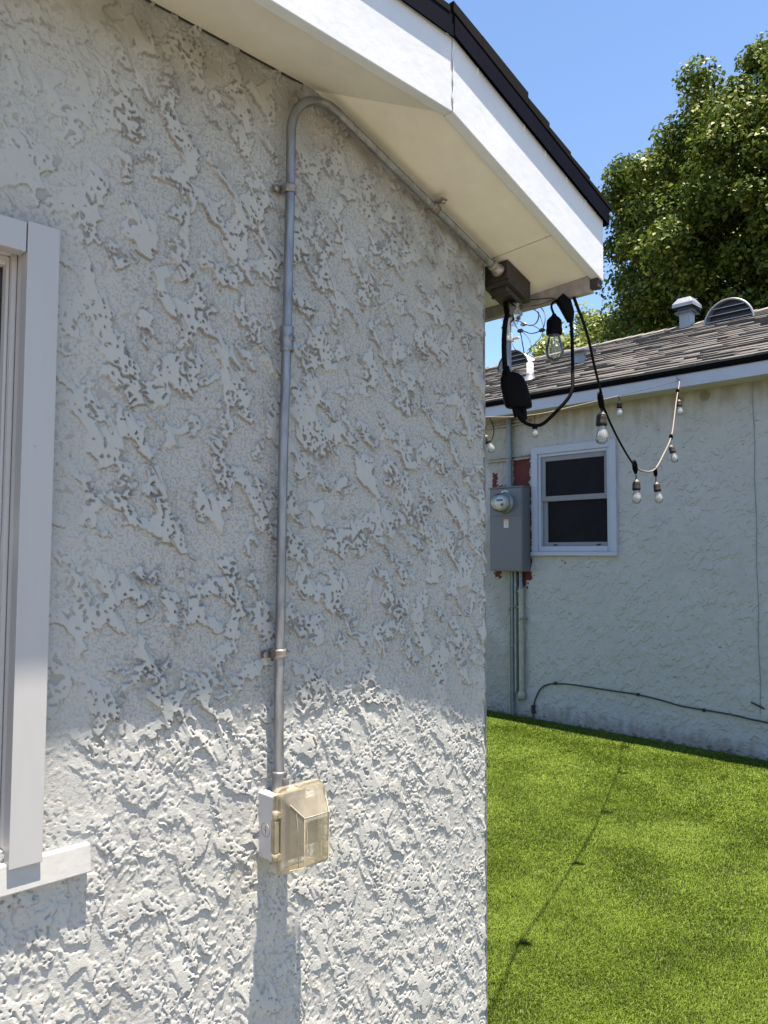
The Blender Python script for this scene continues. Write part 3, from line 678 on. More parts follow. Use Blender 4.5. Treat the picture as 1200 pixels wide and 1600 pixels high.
# wall thickness around the opening, and end walls
mb = MB(); mb.box(FX+.012, FX+.12, -3, 2.15, -.05, 2.74); mb.box(FX+.012, FX+.12, 2.875, 7.5, -.05, 2.74)
mb.box(FX+.012, FX+.12, 2.15, 2.875, -.05, 1.50); mb.box(FX+.012, FX+.12, 2.15, 2.875, 2.365, 2.74)
mb.box(FX+.12, 11.4, -3, -2.88, -.05, 2.74); mb.box(FX+.12, 11.4, 7.38, 7.5, -.05, 2.74); mb.box(11.28, 11.4, -2.88, 7.38, -.05, 2.74)
mb.build('wall_core', M['stucco_far'], far)
# seam cable of joint on the wall
MB().tube([(FX-.006, .995+.004*math.sin(k*1.3), 2.72-.12*k) for k in range(21)], .0022, 5).build('wall_crack', M['conduit_grey'], far)
# soffit, fascia
FE = 5.64
MB().box(FE+.022, FX+.02, -3.3, 7.8, 2.722, 2.732).build('soffit', M['stucco_far'], far)
MB().box(FE, FE+.021, -3.3, 7.8, 2.712, 2.822).build('fascia_board', M['farwhite'], far, .002)
MB().box(FE-.010, FE-.007, -3.3, 7.8, 2.806, 2.842).build('drip_edge', M['drip'], far)
# shingled roof
RS = .41; RZ0 = 2.845; RX0 = FE-.03
RX1 = 8.60
slen = math.hypot(1, RS); su = Vector((1/slen, 0, RS/slen)); nn = Vector((-RS/slen, 0, 1/slen))
base = Vector((RX0, 0, RZ0)); total = (RX1-RX0)*slen; exp_ = .142
me_v = []; me_f = []; tone = []
r = 0; dist = 0
g = np.random.default_rng(21)
while dist < total:
    y = -3.3+g.random()*.2
    ln = min(exp_*1.25, total-dist+.01)
    while y < 7.8:
        wd = g.choice([.10, .14, .18, .24, .30])*g.uniform(.85, 1.15); th = g.choice([.006, .012, .017])+g.uniform(0, .002); off = g.normal()*.003
        p0 = base+su*(dist+off); p1 = base+su*(dist+ln)
        b = len(me_v)
        for p, t_ in ((p0, th+.004), (p1, .003)):
            me_v += [p+Vector((0, y, 0)), p+Vector((0, y+wd-.002, 0)), p+Vector((0, y+wd-.002, 0))+nn*t_, p+Vector((0, y, 0))+nn*t_]
        me_f += [(b, b+1, b+2, b+3), (b+3, b+2, b+6, b+7), (b+1, b+5, b+6, b+2), (b, b+3, b+7, b+4)]
        tn = g.uniform(0, 1)*.7 + .3*(th > .01); tone += [tn]*8
        y += wd
    dist += exp_; r += 1
me = bpy.data.meshes.new('roof'); me.from_pydata([tuple(v) for v in me_v], [], me_f); me.update(); vcol(me, 'tone', np.array(tone))
m = mat('asphalt_shingles', (.12, .115, .115), .9, bump=.0025, bscale=160); n = m.node_tree; b = n.nodes['Principled BSDF']
a = n.nodes.new('ShaderNodeAttribute'); a.attribute_name = 'tone'; rp = n.nodes.new('ShaderNodeValToRGB')
rp.color_ramp.elements[0].color = (.030, .029, .029, 1); rp.color_ramp.elements[1].color = (.100, .096, .094, 1)
n1 = n.nodes.new('ShaderNodeTexNoise'); n1.inputs['Scale'].default_value = 3.0; n1.inputs['Detail'].default_value = 8; n1.inputs['Roughness'].default_value = .8
ad_ = n.nodes.new('ShaderNodeMath'); ad_.operation = 'ADD'; sb = n.nodes.new('ShaderNodeMath'); sb.operation = 'SUBTRACT'; sb.inputs[1].default_value = .5
n.links.new(n.nodes['Texture Coordinate'].outputs['Object'], n1.inputs['Vector'])
n.links.new(n1.outputs[0], sb.inputs[0]); n.links.new(a.outputs['Fac'], ad_.inputs[0]); n.links.new(sb.outputs[0], ad_.inputs[1]); n.links.new(ad_.outputs[0], rp.inputs[0]); n.links.new(rp.outputs[0], b.inputs['Base Color'])
M['shingles'] = m
rf = link('roof', me, m, far)
# deck under the shingles, rear slope and ridge caps
rzt = RZ0+RS*(RX1-RX0)
mb = MB(); mb.prism([(RX0+.01, -3.3, RZ0-.003), (RX1, -3.3, rzt-.004), (2*RX1-RX0, -3.3, RZ0-.003), (2*RX1-RX0, -3.3, RZ0-.02), (RX1, -3.3, rzt-.03), (RX0+.01, -3.3, RZ0-.02)], (0, 11.1, 0))
mb.build('roof_deck', M['shingle_edge'], far)
mb = MB(); y = -3.3
while y < 7.8:
    o = random.uniform(-.004, .004)
    mb.hexa([(RX1-.12, y, rzt-.036+o), (RX1-.12, y+.19, rzt-.046+o), (RX1, y+.19, rzt+.008+o), (RX1, y, rzt+.018+o), (RX1-.12, y, rzt-.024+o), (RX1-.12, y+.19, rzt-.034+o), (RX1, y+.19, rzt+.019+o), (RX1, y, rzt+.030+o)])
    mb.hexa([(RX1, y, rzt+.018+o), (RX1, y+.19, rzt+.008+o), (RX1+.12, y+.19, rzt-.046+o), (RX1+.12, y, rzt-.036+o), (RX1, y, rzt+.030+o), (RX1, y+.19, rzt+.019+o), (RX1+.12, y+.19, rzt-.034+o), (RX1+.12, y, rzt-.024+o)])
    y += .145
rc_ = mb.build('ridge_cap', None, far); rc_.data.materials.append(mat('ridge_shingle', (.20, .185, .165), .9, noise=.45, scale=12, bump=.003, bscale=150))
# front gable infill above the core
MB().prism([(FX+.02, -3, 2.73), (11.3, -3, 2.73), (RX1, -3, rzt-.06)], (0, .05, 0)).build('gable', M['stucco_far'], far)
def roof_pt(x, y, d=0): return base+Vector((x-RX0, 0, RS*(x-RX0)))+Vector((0, y, 0))+nn*d

# far window
mb = MB()
wy0, wy1, wz0, wz1 = 2.094, 2.930, 1.448, 2.418
X0, X1 = FX-.024, FX+.03
mb.box(X0, X1, wy1-.062, wy1, wz0+.035, wz1)
mb.box(X0, X1, wy0, wy0+.062, wz0+.035, wz1)
mb.box(X0, X1, wy0+.0625, wy1-.0625, wz1-.062, wz1)
fw = mb.build('window', M['farwhite'], far, .002)
MB().box(X0-.012, X1, wy0-.006, wy1+.006, wz0, wz0+.034).build('sill', M['farwhite'], fw, .002)
a0, a1, b0, b1 = wy0+.063, wy1-.063, wz0+.036, wz1-.063
mb = MB(); t = .026
mb.box(FX-.010, FX+.05, a0, a0+t, b0, b1); mb.box(FX-.010, FX+.05, a1-t, a1, b0, b1); mb.box(FX-.010, FX+.05, a0+t, a1-t, b1-t, b1); mb.box(FX-.014, FX+.05, a0+t, a1-t, b0, b0+.045)
mb.build('frame', M['farwhite'], fw, .002)
a0 += t+.001; a1 -= t+.001; b0 += .046; b1 -= t+.001; zm = (b0+b1)/2+.0
mb = MB(); t = .042
mb.box(FX+.002, FX+.03, a0, a0+t*.7, zm, b1); mb.box(FX+.002, FX+.03, a1-t, a1, zm, b1); mb.box(FX+.002, FX+.03, a0+t*.7, a1-t, b1-t, b1); mb.box(FX+.002, FX+.03, a0+t*.7, a1-t, zm, zm+.045)
s_ = mb.build('sash', M['sashgrey'], fw, .0015)
MB().box(FX+.014, FX+.018, a0+t*.7, a1-t, zm+.045, b1-t).build('pane', M['screen'], fw)
mb = MB()
mb.box(FX+.022, FX+.05, a0, a0+.018, b0, zm-.001); mb.box(FX+.022, FX+.05, a1-.05, a1, b0, zm-.001); mb.box(FX+.022, FX+.05, a0+.018, a1-.05, b0, b0+.035)
s_ = mb.build('sash', M['sashgrey'], fw, .0015)
MB().box(FX+.034, FX+.038, a0+.018, a1-.05, b0+.035, zm-.001).build('pane', M['screen'], fw)
mb = MB()
for yy in (a0+.10, a1-.13): MB().box(FX+.012, FX+.0215, yy-.016, yy+.016, b0+.006, b0+.018).build('sash_latch', M['plastic_dark'], fw, .002)


# ---- roof vents
def half_vent(yc, xc, rad, depth, skin, label):
    root = tag(empty('roof_vent', roof_pt(xc, yc)), label, 'roof vent', 'half-round louvered vents on the far roof')
    zb_ = roof_pt(xc, yc).z-.02
    n = 24; arc = [(math.cos(math.pi*k/n), math.sin(math.pi*k/n)) for k in range(n+1)]
    # curved hood: half circle in front shrinking to a point on the roof behind
    mb = MB(); rows = []
    for t in range(9):
        f = t/8; rr = rad*(1-f)**.75+.004; x = xc+.0+depth*f
        rows.append([(x, yc+rr*c, zb_+rad*f*RS*1.2+(rr*s)) for c, s in arc])
    vs = [p for r_ in rows for p in r_]; m_ = n+1
    mb.add(vs, [(i*m_+k, i*m_+k+1, (i+1)*m_+k+1, (i+1)*m_+k) for i in range(8) for k in range(n)], True)
    mb.build('hood', M[skin], root)
    mb = MB()
    mb.tube([(xc-.012, yc+rad*c, zb_+rad*s) for c, s in arc], rad*.045, 8); mb.build('rim', M[skin if skin != 'ventwhite' else 'ventdark'], root)
    MB().add([(xc+.05, yc+rad*.99*c, zb_+rad*.99*s) for c, s in arc], [tuple(range(n+1))]).build('screen', M['ventdark'], root)
    mb = MB()
    for k in range(1, 4):
        zl = k/4*rad*1.05-.02; hw = math.sqrt(max(0, (rad*.95)**2-zl**2))
        mb.hexa([(xc-.012, yc-hw, zb_+zl-.006), (xc-.012, yc+hw, zb_+zl-.006), (xc+.04, yc+hw*.97, zb_+zl+.014), (xc+.04, yc-hw*.97, zb_+zl+.014),
                 (xc-.012, yc-hw, zb_+zl+.003), (xc-.012, yc+hw, zb_+zl+.003), (xc+.04, yc+hw*.97, zb_+zl+.019), (xc+.04, yc-hw*.97, zb_+zl+.019)])
    mb.build('louver', M['ventmetal'], root)
half_vent(2.07, 8.20, .255, .35, 'ventmetal', 'grey half-round louvered vent near the ridge, beside the square flue cap')
half_vent(4.76, 8.10, .235, .75, 'ventwhite', 'dark half-round louvered vent with pale hood at the left end of the ridge')
# square flue cap
fp = roof_pt(8.52, 2.66); fl_ = tag(empty('flue_cap', fp), 'square galvanized flue with a faceted metal cap on the far ridge', 'flue')
MB().box(fp.x-.062, fp.x+.062, fp.y-.062, fp.y+.062, fp.z-.06, fp.z+.17).build('stack', M['ventmetal'], fl_, .003)
MB().box(fp.x-.075, fp.x+.075, fp.y-.075, fp.y+.075, fp.z+.172, fp.z+.25).build('screen', M['ventdark'], fl_, .004)
mb = MB(); zc = fp.z+.25
sq = lambda h, z: [(fp.x-h, fp.y-h, z), (fp.x+h, fp.y-h, z), (fp.x+h, fp.y+h, z), (fp.x-h, fp.y+h, z)]
mb2 = shell([sq(.12, zc-.035), sq(.118, zc+.005), sq(.07, zc+.075)]); mb2.build('cap', M['ventmetal'], fl_, .002)
mb2 = shell([sq(.105, fp.z+.150), sq(.088, fp.z+.171)], False); mb2.build('skirt', M['ventmetal'], fl_)
# white plumbing pipe with cone flashing
pp = roof_pt(6.45, 3.35); pv = tag(empty('vent_pipe', pp), 'short white plumbing vent pipe with cone flashing on the far shingles', 'vent pipe')
MB().lathe((pp.x, pp.y, pp.z-.02), [(0, .033), (.21, .033), (.21, .027), (.12, .027)], n=20).build('pipe', M['white'], pv)
MB().lathe((pp.x, pp.y, pp.z-.03), [(0, .085), (.04, .062), (.085, .044), (.10, .038), (.115, .038), (.115, .033)], n=20).build('flashing', M['ventmetal'], pv)
q = [roof_pt(pp.x-.16, pp.y-.13, .024), roof_pt(pp.x+.1, pp.y-.13, .026), roof_pt(pp.x+.1, pp.y+.13, .026), roof_pt(pp.x-.16, pp.y+.13, .024)]
MB().prism(q, (0, 0, .002)).build('base_flashing', M['shingle_edge'], pv)
# hooded exhaust vent
gp = roof_pt(7.17, 3.22); gv = tag(empty('exhaust_vent', gp), 'small grey metal exhaust hood with dark opening halfway up the far roof', 'exhaust vent')
MB().lathe((gp.x, gp.y, gp.z-.03), [(0, .075), (.10, .062), (.13, .060)], n=20).build('stack', M['ventmetal'], gv)
mb = MB().hexa([(gp.x-.12, gp.y-.12, gp.z+.10), (gp.x+.12, gp.y-.12, gp.z+.13), (gp.x+.12, gp.y+.12, gp.z+.13), (gp.x-.12, gp.y+.12, gp.z+.10), (gp.x-.12, gp.y-.12, gp.z+.115), (gp.x+.12, gp.y-.12, gp.z+.17), (gp.x+.12, gp.y+.12, gp.z+.17), (gp.x-.12, gp.y+.12, gp.z+.115)])
mb.build('hood', M['ventmetal'], gv, .004)
MB().box(gp.x+.02, gp.x+.121, gp.y-.1215, gp.y-.1205, gp.z+.105, gp.z+.155).build('opening', M['ventdark'], gv)

# ---- service mast, wires
MX, MY = FX-.035, 3.165
mast = tag(empty('service_mast', (MX, MY, 2.07)), 'grey steel service mast from the meter panel up through the far eave to the wires', 'service mast')
MB().tube([(MX, MY, 2.075), (MX, MY, 4.35)], .026, 20).build('pipe', M['conduit_grey'], mast)
MB().lathe((MX, MY, 2.074), [(0, .034), (.02, .034), (.03, .027)], n=20).build('hub', M['conduit_grey'], mast)
MB().lathe((MX, MY, 2.915), [(0, .09), (.05, .05), (.10, .030)], n=20).build('flashing', M['ventmetal'], mast)
MB().lathe((MX, MY, 4.33), [(0, .035), (.02, .05), (.09, .048), (.12, .02), (.12, 0)], n=16).build('weatherhead', M['ventmetal'], mast)
mb = MB().box(MX-.06, MX+.04, MY-.045, MY+.04, 3.44, 3.475); mb.box(MX-.05, MX-.03, MY-.065, MY-.045, 3.43, 3.50); mb.box(MX-.02, MX+.02, MY-.12, MY-.045, 3.45, 3.465)
mb.build('clamp', M['white'], mast, .003)
def onx(px, py, x):
    d = Fw+Rt*((px-600)/FPX)-Up*((py-800)/FPX); return EYE+d*((x-EYE.x)/d.x)
dw = tag(empty('service_wires', (MX-.1, MY-.3, 3.5)), 'looped black service wires with connectors hanging beside the mast in the sky gap', 'wires')
def wire(pts, r, x=5.72): 
    return MB().tube(spline([onx(px, py, x+.03*math.sin(i*1.7)) for i, (px, py) in enumerate(pts)], 8), r, 6)
loops = [[(797, 470), (800, 497), (812, 502), (826, 508), (836, 506), (841, 498), (841, 488), (832, 482), (826, 470)],
         [(835, 482), (843, 492), (847, 502), (849, 512), (845, 516)],
         [(843, 478), (850, 487), (852, 497), (849, 512), (842, 518), (830, 521), (820, 518), (814, 516)],
         [(820, 507), (833, 509), (846, 516), (850, 516)],
         [(800, 497), (806, 508), (813, 520), (816, 535), (819, 552)],
         [(814, 517), (824, 526), (829, 536), (829, 545), (820, 560)],
         [(849, 517), (844, 528), (835, 538), (824, 548)],
         [(797, 500), (798, 515), (799, 530), (803, 543), (810, 550)]]
for i, l in enumerate(loops): wire(l, (.0055, .005, .005, .0035, .005, .003, .003, .003)[i]).build('wire', M['cable'], dw)
for (px, py) in ((818, 507), (813, 517), (847, 516)):
    c = onx(px, py, 5.72)
    MB().tube([c-Vector((0, .03, .004)), c-Vector((0, .012, 0)), c+Vector((0, .012, .002)), c+Vector((0, .03, .004))], [.008, .019, .019, .009], 8).build('connector', M['caulk'] if px != 818 else M['ventmetal'], dw)
# strut channels with straps
for k, (z, ya, yb, lab) in enumerate(((2.665, 2.95, 3.42, 'rusty steel strut rail just under the far eave crossed by the mast'), (2.345, 2.955, 3.43, 'rusty steel strut rail at the top edge of the red paint patch'))):
    root = tag(empty('strut_rail', (FX-.02, 3.16, z)), lab, 'strut rail')
    mb = MB(); xw = FX-.006
    mb.box(xw-.002, xw, ya, yb, z-.020, z+.020); mb.box(xw-.022, xw-.002, ya, yb, z+.0175, z+.020); mb.box(xw-.022, xw-.002, ya, yb, z-.020, z-.0175)
    mb.box(xw-.022, xw-.020, ya, yb, z+.009, z+.0175); mb.box(xw-.022, xw-.020, ya, yb, z-.0175, z-.009)
    mb.build('channel', M['galv_old'], root)
    mb = MB().tube([(MX+.032*math.cos(a), MY+.031*math.sin(a), z) for a in [R(d) for d in range(60, 301, 20)]], .0035, 6); mb.build('pipe_clamp', M['ventmetal'], root)

# ---- meter panel
px0, px1, py0, py1, pz0, pz1 = FX-.125, FX-.006, 2.955, 3.325, 1.305, 2.075
mp_ = tag(empty('meter_panel', (FX, 3.14, 1.305)), 'grey steel electric meter panel mounted on the red patch of the far wall', 'meter panel')
MB().box(px0+.004, px1, py0, py1, pz0, pz1-.012).build('cabinet', M['panel'], mp_, .004)
MB().box(px0-.006, px1, py0-.006, py1+.006, pz1-.0115, pz1).build('rain_lip', M['panel'], mp_, .002)
MB().box(px0-.001, px0+.0035, py0+.010, py1-.010, pz0+.012, 1.805).build('door', M['panel'], mp_, .002)
MB().box(px0-.001, px0+.0035, py0+.010, py1-.010, 1.812, pz1-.020).build('meter_cover', M['panel'], mp_, .002)
mc = (px0, 3.150, 1.925)
mt = MB().lathe(mc, [(0, .100), (-.012, .100), (-.018, .094), (-.030, .092), (-.034, .086)], axis=(1, 0, 0), n=32).build('meter', M['ventmetal'], mp_)
MB().lathe((px0-.030, mc[1], mc[2]), [(0, .086), (-.030, .084), (-.075, .080), (-.088, .072), (-.092, .060), (-.092, 0)], axis=(1, 0, 0), n=32).build('glass_dome', M['meterglass'], mt)
MB().lathe((px0-.030, mc[1], mc[2]), [(0, .078), (-.040, .074), (-.042, 0)], axis=(1, 0, 0), n=32).build('dial', M['meterdial'], mt)
mb = MB().box(px0-.0745, px0-.0725, mc[1]-.028, mc[1]+.040, mc[2]+.014, mc[2]+.034)
mb.box(px0-.0745, px0-.0725, mc[1]-.036, mc[1]-.008, mc[2]-.030, mc[2]-.006)
mb.build('display', M['plastic_dark'], mt)
mb = MB().box(px0-.003, px0-.0015, 3.11, 3.16, 1.700, 1.775); st = mb.build('sticker', M['white'], mp_)
mb = MB().box(px0-.0042, px0-.0032, 3.112, 3.158, 1.758, 1.773); mb.build('sticker_band', M['sticker_orange'], st)
mb = MB()
for k in range(4): mb.box(px0-.0042, px0-.0032, 3.118, 3.152-.006*(k % 2), 1.745-.011*k, 1.749-.011*k)
mb.build('sticker_lines', M['sashgrey'], st)
mb = MB()
for k in range(5):
    a = R(35+27.5*k); mb.lathe((px0-.002, 3.15+.038*math.cos(a), 2.017+.018*math.sin(a)), [(0, .009), (-.002, .009), (-.002, 0)], axis=(1, 0, 0), n=8)
mb.box(px0-.004, px0-.0012, 3.12, 3.18, 2.013, 2.022)
mb.build('emblem', M['white'], mp_)

# ---- conduits below the panel
G = 'conduits running down the far wall under the meter panel'
def pipe_thing(y, z0, z1, r, mt_, label, fit=None, x=None):
    x = x or FX-.012-r
    root = tag(empty('wall_conduit', (x, y, z0)), label, 'conduit', G)
    MB().tube([(x, y, z0), (x, y, (z0+z1)/2), (x, y, z1)], r, 16).build('pipe', M[mt_], root)
    mb = MB()
    for z in fit or ():
        mb = MB(); mb.lathe((x, y, z-.010), [(0, r), (0, r+.004), (.02, r+.004), (.02, r)], n=16); mb.box(x-.002, FX-.004, y-r-.022, y-r, z-.009, z+.009); mb.build('strap', M['galv_old'], root)
    return root
pipe_thing(3.178, .0, 1.31, .010, 'conduit_paint', 'thin tan painted conduit, leftmost under the meter panel', (.95,))
pipe_thing(3.148, .0, 1.31, .013, 'conduit_grey', 'blue-grey conduit running from the meter panel right into the ground', (.98, .62))
pipe_thing(3.112, .22, 1.31, .011, 'conduit_paint', 'tan conduit ending above the ground between the grey and the thick pipes', (1.12, .98))
pt = pipe_thing(3.085, .14, 1.31, .005, 'cable', 'dark thin cable line beside the thick tan pipe under the meter panel')
pt = pipe_thing(3.040, .19, 1.15, .024, 'conduit_paint', 'thick tan pipe ending in an elbow fitting under the meter panel', (.88,))
MB().lathe((FX-.036, 3.040, .155), [(0, 0), (0, .020), (.010, .034), (.050, .034), (.062, .029), (.075, .026)], n=16).build('elbow', M['conduit_paint'], pt)
MB().tube([(FX-.036, 3.040, 1.148), (FX-.030, 3.045, 1.19), (FX-.03, 3.05, 1.31)], [.024, .016, .015], 14).build('upper_pipe', M['conduit_grey'], pt)

# ---- ground cable arching along the wall
cb = spline([(FX-.014, 2.935, -.01), (FX-.014, 2.930, .09), (FX-.013, 2.912, .17), (FX-.013, 2.86, .265), (FX-.012, 2.78, .318), (FX-.012, 2.66, .340), (FX-.012, 2.50, .347), (FX-.012, 2.2, .342), (FX-.012, 1.92, .338), (FX-.012, 1.72, .318), (FX-.012, 1.55, .297), (FX-.012, 1.2, .288), (FX-.012, .95, .268), (FX-.012, .2, .25), (FX-.012, -1.5, .22)], 8)
cbo = tag(empty('wall_cable', (FX, 2.93, 0)), 'dark green-grey cable rising from the lawn and arching along the foot of the far wall', 'cable')
MB().tube(cb, .0062, 8).build('cable', M['cable'], cbo)
mb = MB()
for (y, z) in ((2.70, .338), (1.93, .340), (1.40, .292)): MB().box(FX-.024, FX-.004, y-.008, y+.008, z-.012, z+.012).build('clip', M['caulk'], cbo)
MB().box(FX-.026, FX-.003, 2.915, 2.945, .05, .12).build('clip', M['caulk'], cbo)
tag(MB().tube([(FX-.012, 1.055, .395), (FX-.018, 1.02, .385), (FX-.013, .965, .362)], .006, 6).build('twig', M['rot']), 'short rust-brown twig stuck on the far wall above the cable', 'twig')
# black fixture by the near corner
bf = tag(empty('garden_fixture', (5.05, 2.93, 0)), 'small black fixture with pale cap on the lawn, peeking past the near wall corner', 'fixture')
MB().lathe((5.05, 2.895, 0), [(0, .05), (.02, .05), (.03, .04), (.085, .038), (.09, .03)], n=14).build('body', M['black'], bf)
MB().lathe((5.05, 2.895, .09), [(0, .034), (.012, .036), (.024, .02), (.024, 0)], n=14).build('cap', M['white'], bf)

# ================================================================== GROUND
def plane(name, x0, x1, y0, y1, z, m):
    o = MB().add([(x0, y0, z), (x1, y0, z), (x1, y1, z), (x0, y1, z)], [(0, 1, 2, 3)]).build(name, m); tag(o, kind='structure'); return o
M['soil'] = mat('dry_soil', (.20, .16, .11), .95, noise=.4, scale=3, bump=.01, bscale=20)
M['turf'] = mat('turf_backing', (.05, .075, .01), .9, noise=.4, scale=120, bump=.006, bscale=300)
M['patio'] = mat('patio_concrete', (.20, .188, .172), .85, noise=.15, scale=6, bump=.001, bscale=120)
plane('ground', -600, 600, -600, 600, -.02, M['soil'])
plane('lawn', 1.30, FX+.02, -6.0, 7.5, 0.0, M['turf'])
plane('patio', -5.5, 1.30, -7.0, .06, -.004, M['patio'])
# grass: single-blade triangles, denser where it is near
def blades(x0, x1, y0, y1, dens, wd, hgt, seed):
    g = np.random.default_rng(seed); n = int((x1-x0)*(y1-y0)*dens)
    x = g.uniform(x0, x1, n); y = g.uniform(y0, y1, n)
    ln = perlin(x/.26, y/.26, 501)+.6*perlin(x/.07, y/.07, 502); ang = 2.2*perlin(x/.5, y/.5, 503)+g.normal(0, 1.3, n)-1.2
    lean = (.75+.4*ln+g.normal(0, .3, n))
    h = hgt*g.uniform(.6, 1.15, n)*(1+.12*ln); L = h*np.clip(lean, -.2, 1.3)
    a2 = g.uniform(0, np.pi, n); wx = np.cos(a2)*wd*.5; wy = np.sin(a2)*wd*.5
    tx = np.cos(ang)*L; ty = np.sin(ang)*L
    z0 = np.zeros(n)
    p = np.stack([np.stack([x-wx, y-wy, z0], -1), np.stack([x+wx, y+wy, z0], -1),
                  np.stack([x+wx*.8+tx*.45, y+wy*.8+ty*.45, h*.62], -1), np.stack([x-wx*.8+tx*.45, y-wy*.8+ty*.45, h*.62], -1),
                  np.stack([x+tx, y+ty, h*(1-.35*np.clip(lean, 0, 1)**2)], -1)], 1).reshape(-1, 3)
    i = np.arange(n)*5
    tri = np.concatenate([np.stack([i, i+1, i+2], -1), np.stack([i, i+2, i+3], -1), np.stack([i+3, i+2, i+4], -1)])
    return p, tri, np.repeat(g.random(n), 5)
P_, T_, C_ = [], [], []; o_ = 0
for a in ((1.49, 3.0, -.7, 1.6, 70000, .0028, .014, 1), (3.0, 4.3, -.9, 2.6, 38000, .0038, .015, 2), (4.3, 5.84, -.9, 3.6, 24000, .0055, .017, 3),
          (3.0, 5.84, -1.9, -.9, 5000, .009, .027, 4), (1.49, 5.84, -3.5, -1.4, 2000, .014, .03, 5), (1.49, 3.0, 1.6, 4.5, 4000, .010, .028, 6), (3.0, 5.84, 3.6, 6, 2500, .014, .03, 7), (3.0,4.3,2.6,3.6,5000,.010,.028,8), (1.49,3.0,-1.4,-.7,12000,.006,.027,9)):
    p, t, c = blades(*a); P_.append(p); T_.append(t+o_); C_.append(c); o_ += len(p)
me = raw_mesh('grass', np.concatenate(P_), np.concatenate(T_)); vcol(me, 'tone', np.concatenate(C_))
def leafy(name, c0, c1, c2, rough, trans, spec=.5):
    m = bpy.data.materials.new(name); m.use_nodes = True; n = m.node_tree; b = n.nodes['Principled BSDF']
    a = n.nodes.new('ShaderNodeAttribute'); a.attribute_name = 'tone'; rp = n.nodes.new('ShaderNodeValToRGB'); e = rp.color_ramp.elements
    e[0].color = (*c0, 1); e[1].color = (*c2, 1); k = e.new(.55); k.color = (*c1, 1)
    n.links.new(a.outputs['Fac'], rp.inputs[0]); n.links.new(rp.outputs[0], b.inputs['Base Color']); b.inputs['Roughness'].default_value = rough
    b.inputs['Specular IOR Level'].default_value = spec
    tl = n.nodes.new('ShaderNodeBsdfTranslucent'); n.links.new(rp.outputs[0], tl.inputs[0]); mx = n.nodes.new('ShaderNodeMixShader'); mx.inputs[0].default_value = trans
    n.links.new(b.outputs[0], mx.inputs[1]); n.links.new(tl.outputs[0], mx.inputs[2]); n.links.new(mx.outputs[0], n.nodes['Material Output'].inputs[0])
    return m
M['grass'] = leafy('artificial_turf', (.075, .128, .008), (.112, .170, .018), (.165, .218, .045), .6, .3, .15)
tag(link('grass', me, M['grass']), 'short bright green artificial turf blades covering the yard', 'grass', kind='stuff')

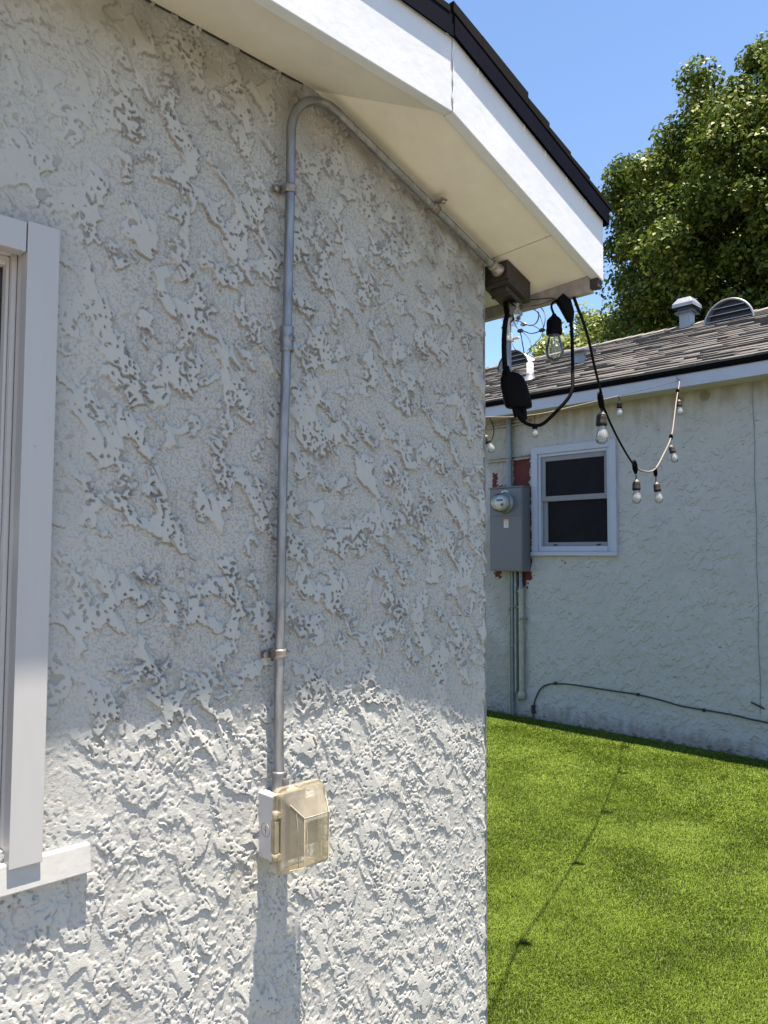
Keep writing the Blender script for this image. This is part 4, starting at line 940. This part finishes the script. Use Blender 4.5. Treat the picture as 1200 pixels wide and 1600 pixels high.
# ================================================================== TREES
M['leaf'] = leafy('tree_leaf', (.034, .058, .008), (.075, .118, .015), (.21, .235, .045), .5, .28, .2)
M['leaf_yellow'] = leafy('yellow_leaf', (.10, .14, .03), (.16, .21, .04), (.26, .27, .06), .4, .3)
def leaves(centres, radii, per, size, seed):
    g = np.random.default_rng(seed); C = np.repeat(centres, per, 0); Rr = np.repeat(radii, per)
    n = len(C); d = g.normal(size=(n, 3)); d /= np.linalg.norm(d, axis=1)[:, None]
    rad = Rr*g.random(n)**.45; pos = C+d*rad[:, None]*np.array([1, 1, .8])
    # leaf axes: mostly outward and drooping
    nrm = d*.7+g.normal(size=(n, 3))*.55+np.array([0, 0, .5]); nrm /= np.linalg.norm(nrm, axis=1)[:, None]
    t = np.cross(nrm, g.normal(size=(n, 3))); t /= np.linalg.norm(t, axis=1)[:, None]; b = np.cross(nrm, t)
    s = size*g.uniform(.6, 1.2, n)
    # five-lobed leaf outline
    k = np.arange(5); ang = k*2*np.pi/5; rr = np.array([1.25, .62, .85, .85, .62])
    ox = np.cos(ang)*rr; oy = np.sin(ang)*rr
    p = pos[:, None, :]+s[:, None, None]*.5*(ox[None, :, None]*t[:, None, :]+oy[None, :, None]*b[:, None, :]+(.22*(ox**2))[None, :, None]*-nrm[:, None, :])
    q = np.arange(n*5).reshape(n, 5)
    return p.reshape(-1, 3), q, np.repeat(np.clip(g.normal(.45, .25, n), 0, 1), 5)
def make_tree(name, label, trunk, centre, rad, nclump, per, size, seed, m, crad=(.35, .75), stretch=(1, 1, 1)):
    root = tag(empty(name, trunk), label, 'tree', None)
    g = np.random.default_rng(seed); cs = []
    c = np.array(centre)
    while len(cs) < nclump:
        d = g.normal(size=3); d /= np.linalg.norm(d); r_ = rad*(g.random()**.33)
        bump_ = 1+.10*math.sin(d[0]*5+1)*math.cos(d[2]*6)+.06*math.sin(d[1]*9+d[2]*7)
        p = c+d*r_*bump_*np.array(stretch)
        if p[2] < trunk[2]+1.3: continue
        cs.append(p)
    cs = np.array(cs); rr = g.uniform(crad[0], crad[1], nclump)
    p, q, tn = leaves(cs, rr, per, size, seed+1)
    me = raw_mesh('crown', p, q); vcol(me, 'tone', tn); link('crown', me, M[m], root)
    mb = MB(); T = Vector(trunk); top = Vector(centre)
    mb.tube([T, T+Vector((.05, .04, 1.5)), T*.4+top*.6, top], [.24, .18, .11, .04], 10)
    for k in range(0, nclump, max(1, nclump//60)):
        e_ = Vector(cs[k]); st_ = T.lerp(top, g.uniform(.35, .9)); mid = st_.lerp(e_, .5)+Vector((0, 0, .25))
        mb.tube([st_, mid, e_], [.05, .03, .01], 6)
    mb.build('trunk', M['bark'], root)
    return root
make_tree('maple_tree', 'large dense green broadleaf tree rising behind the far roof at the right', (17.2, 4.1, 0), (17.15, 4.16, 7.62), 3.75, 700, 520, .10, 31, 'leaf', (.35, .7), (1, 1, 1.15))
make_tree('maple_tree', 'pale yellow-green tree crown low behind the big tree, seen under the near eave corner', (17.5, 9.0, 0), (17.5, 9.0, 5.6), 1.9, 90, 300, .12, 47, 'leaf_yellow', (.35, .6))
make_tree('shrub_tree', 'small distant yellow-green tree above the left end of the far roof', (19.0, 12.9, 0), (19.0, 12.9, 5.5), 1.7, 70, 300, .12, 53, 'leaf_yellow', (.35, .6))
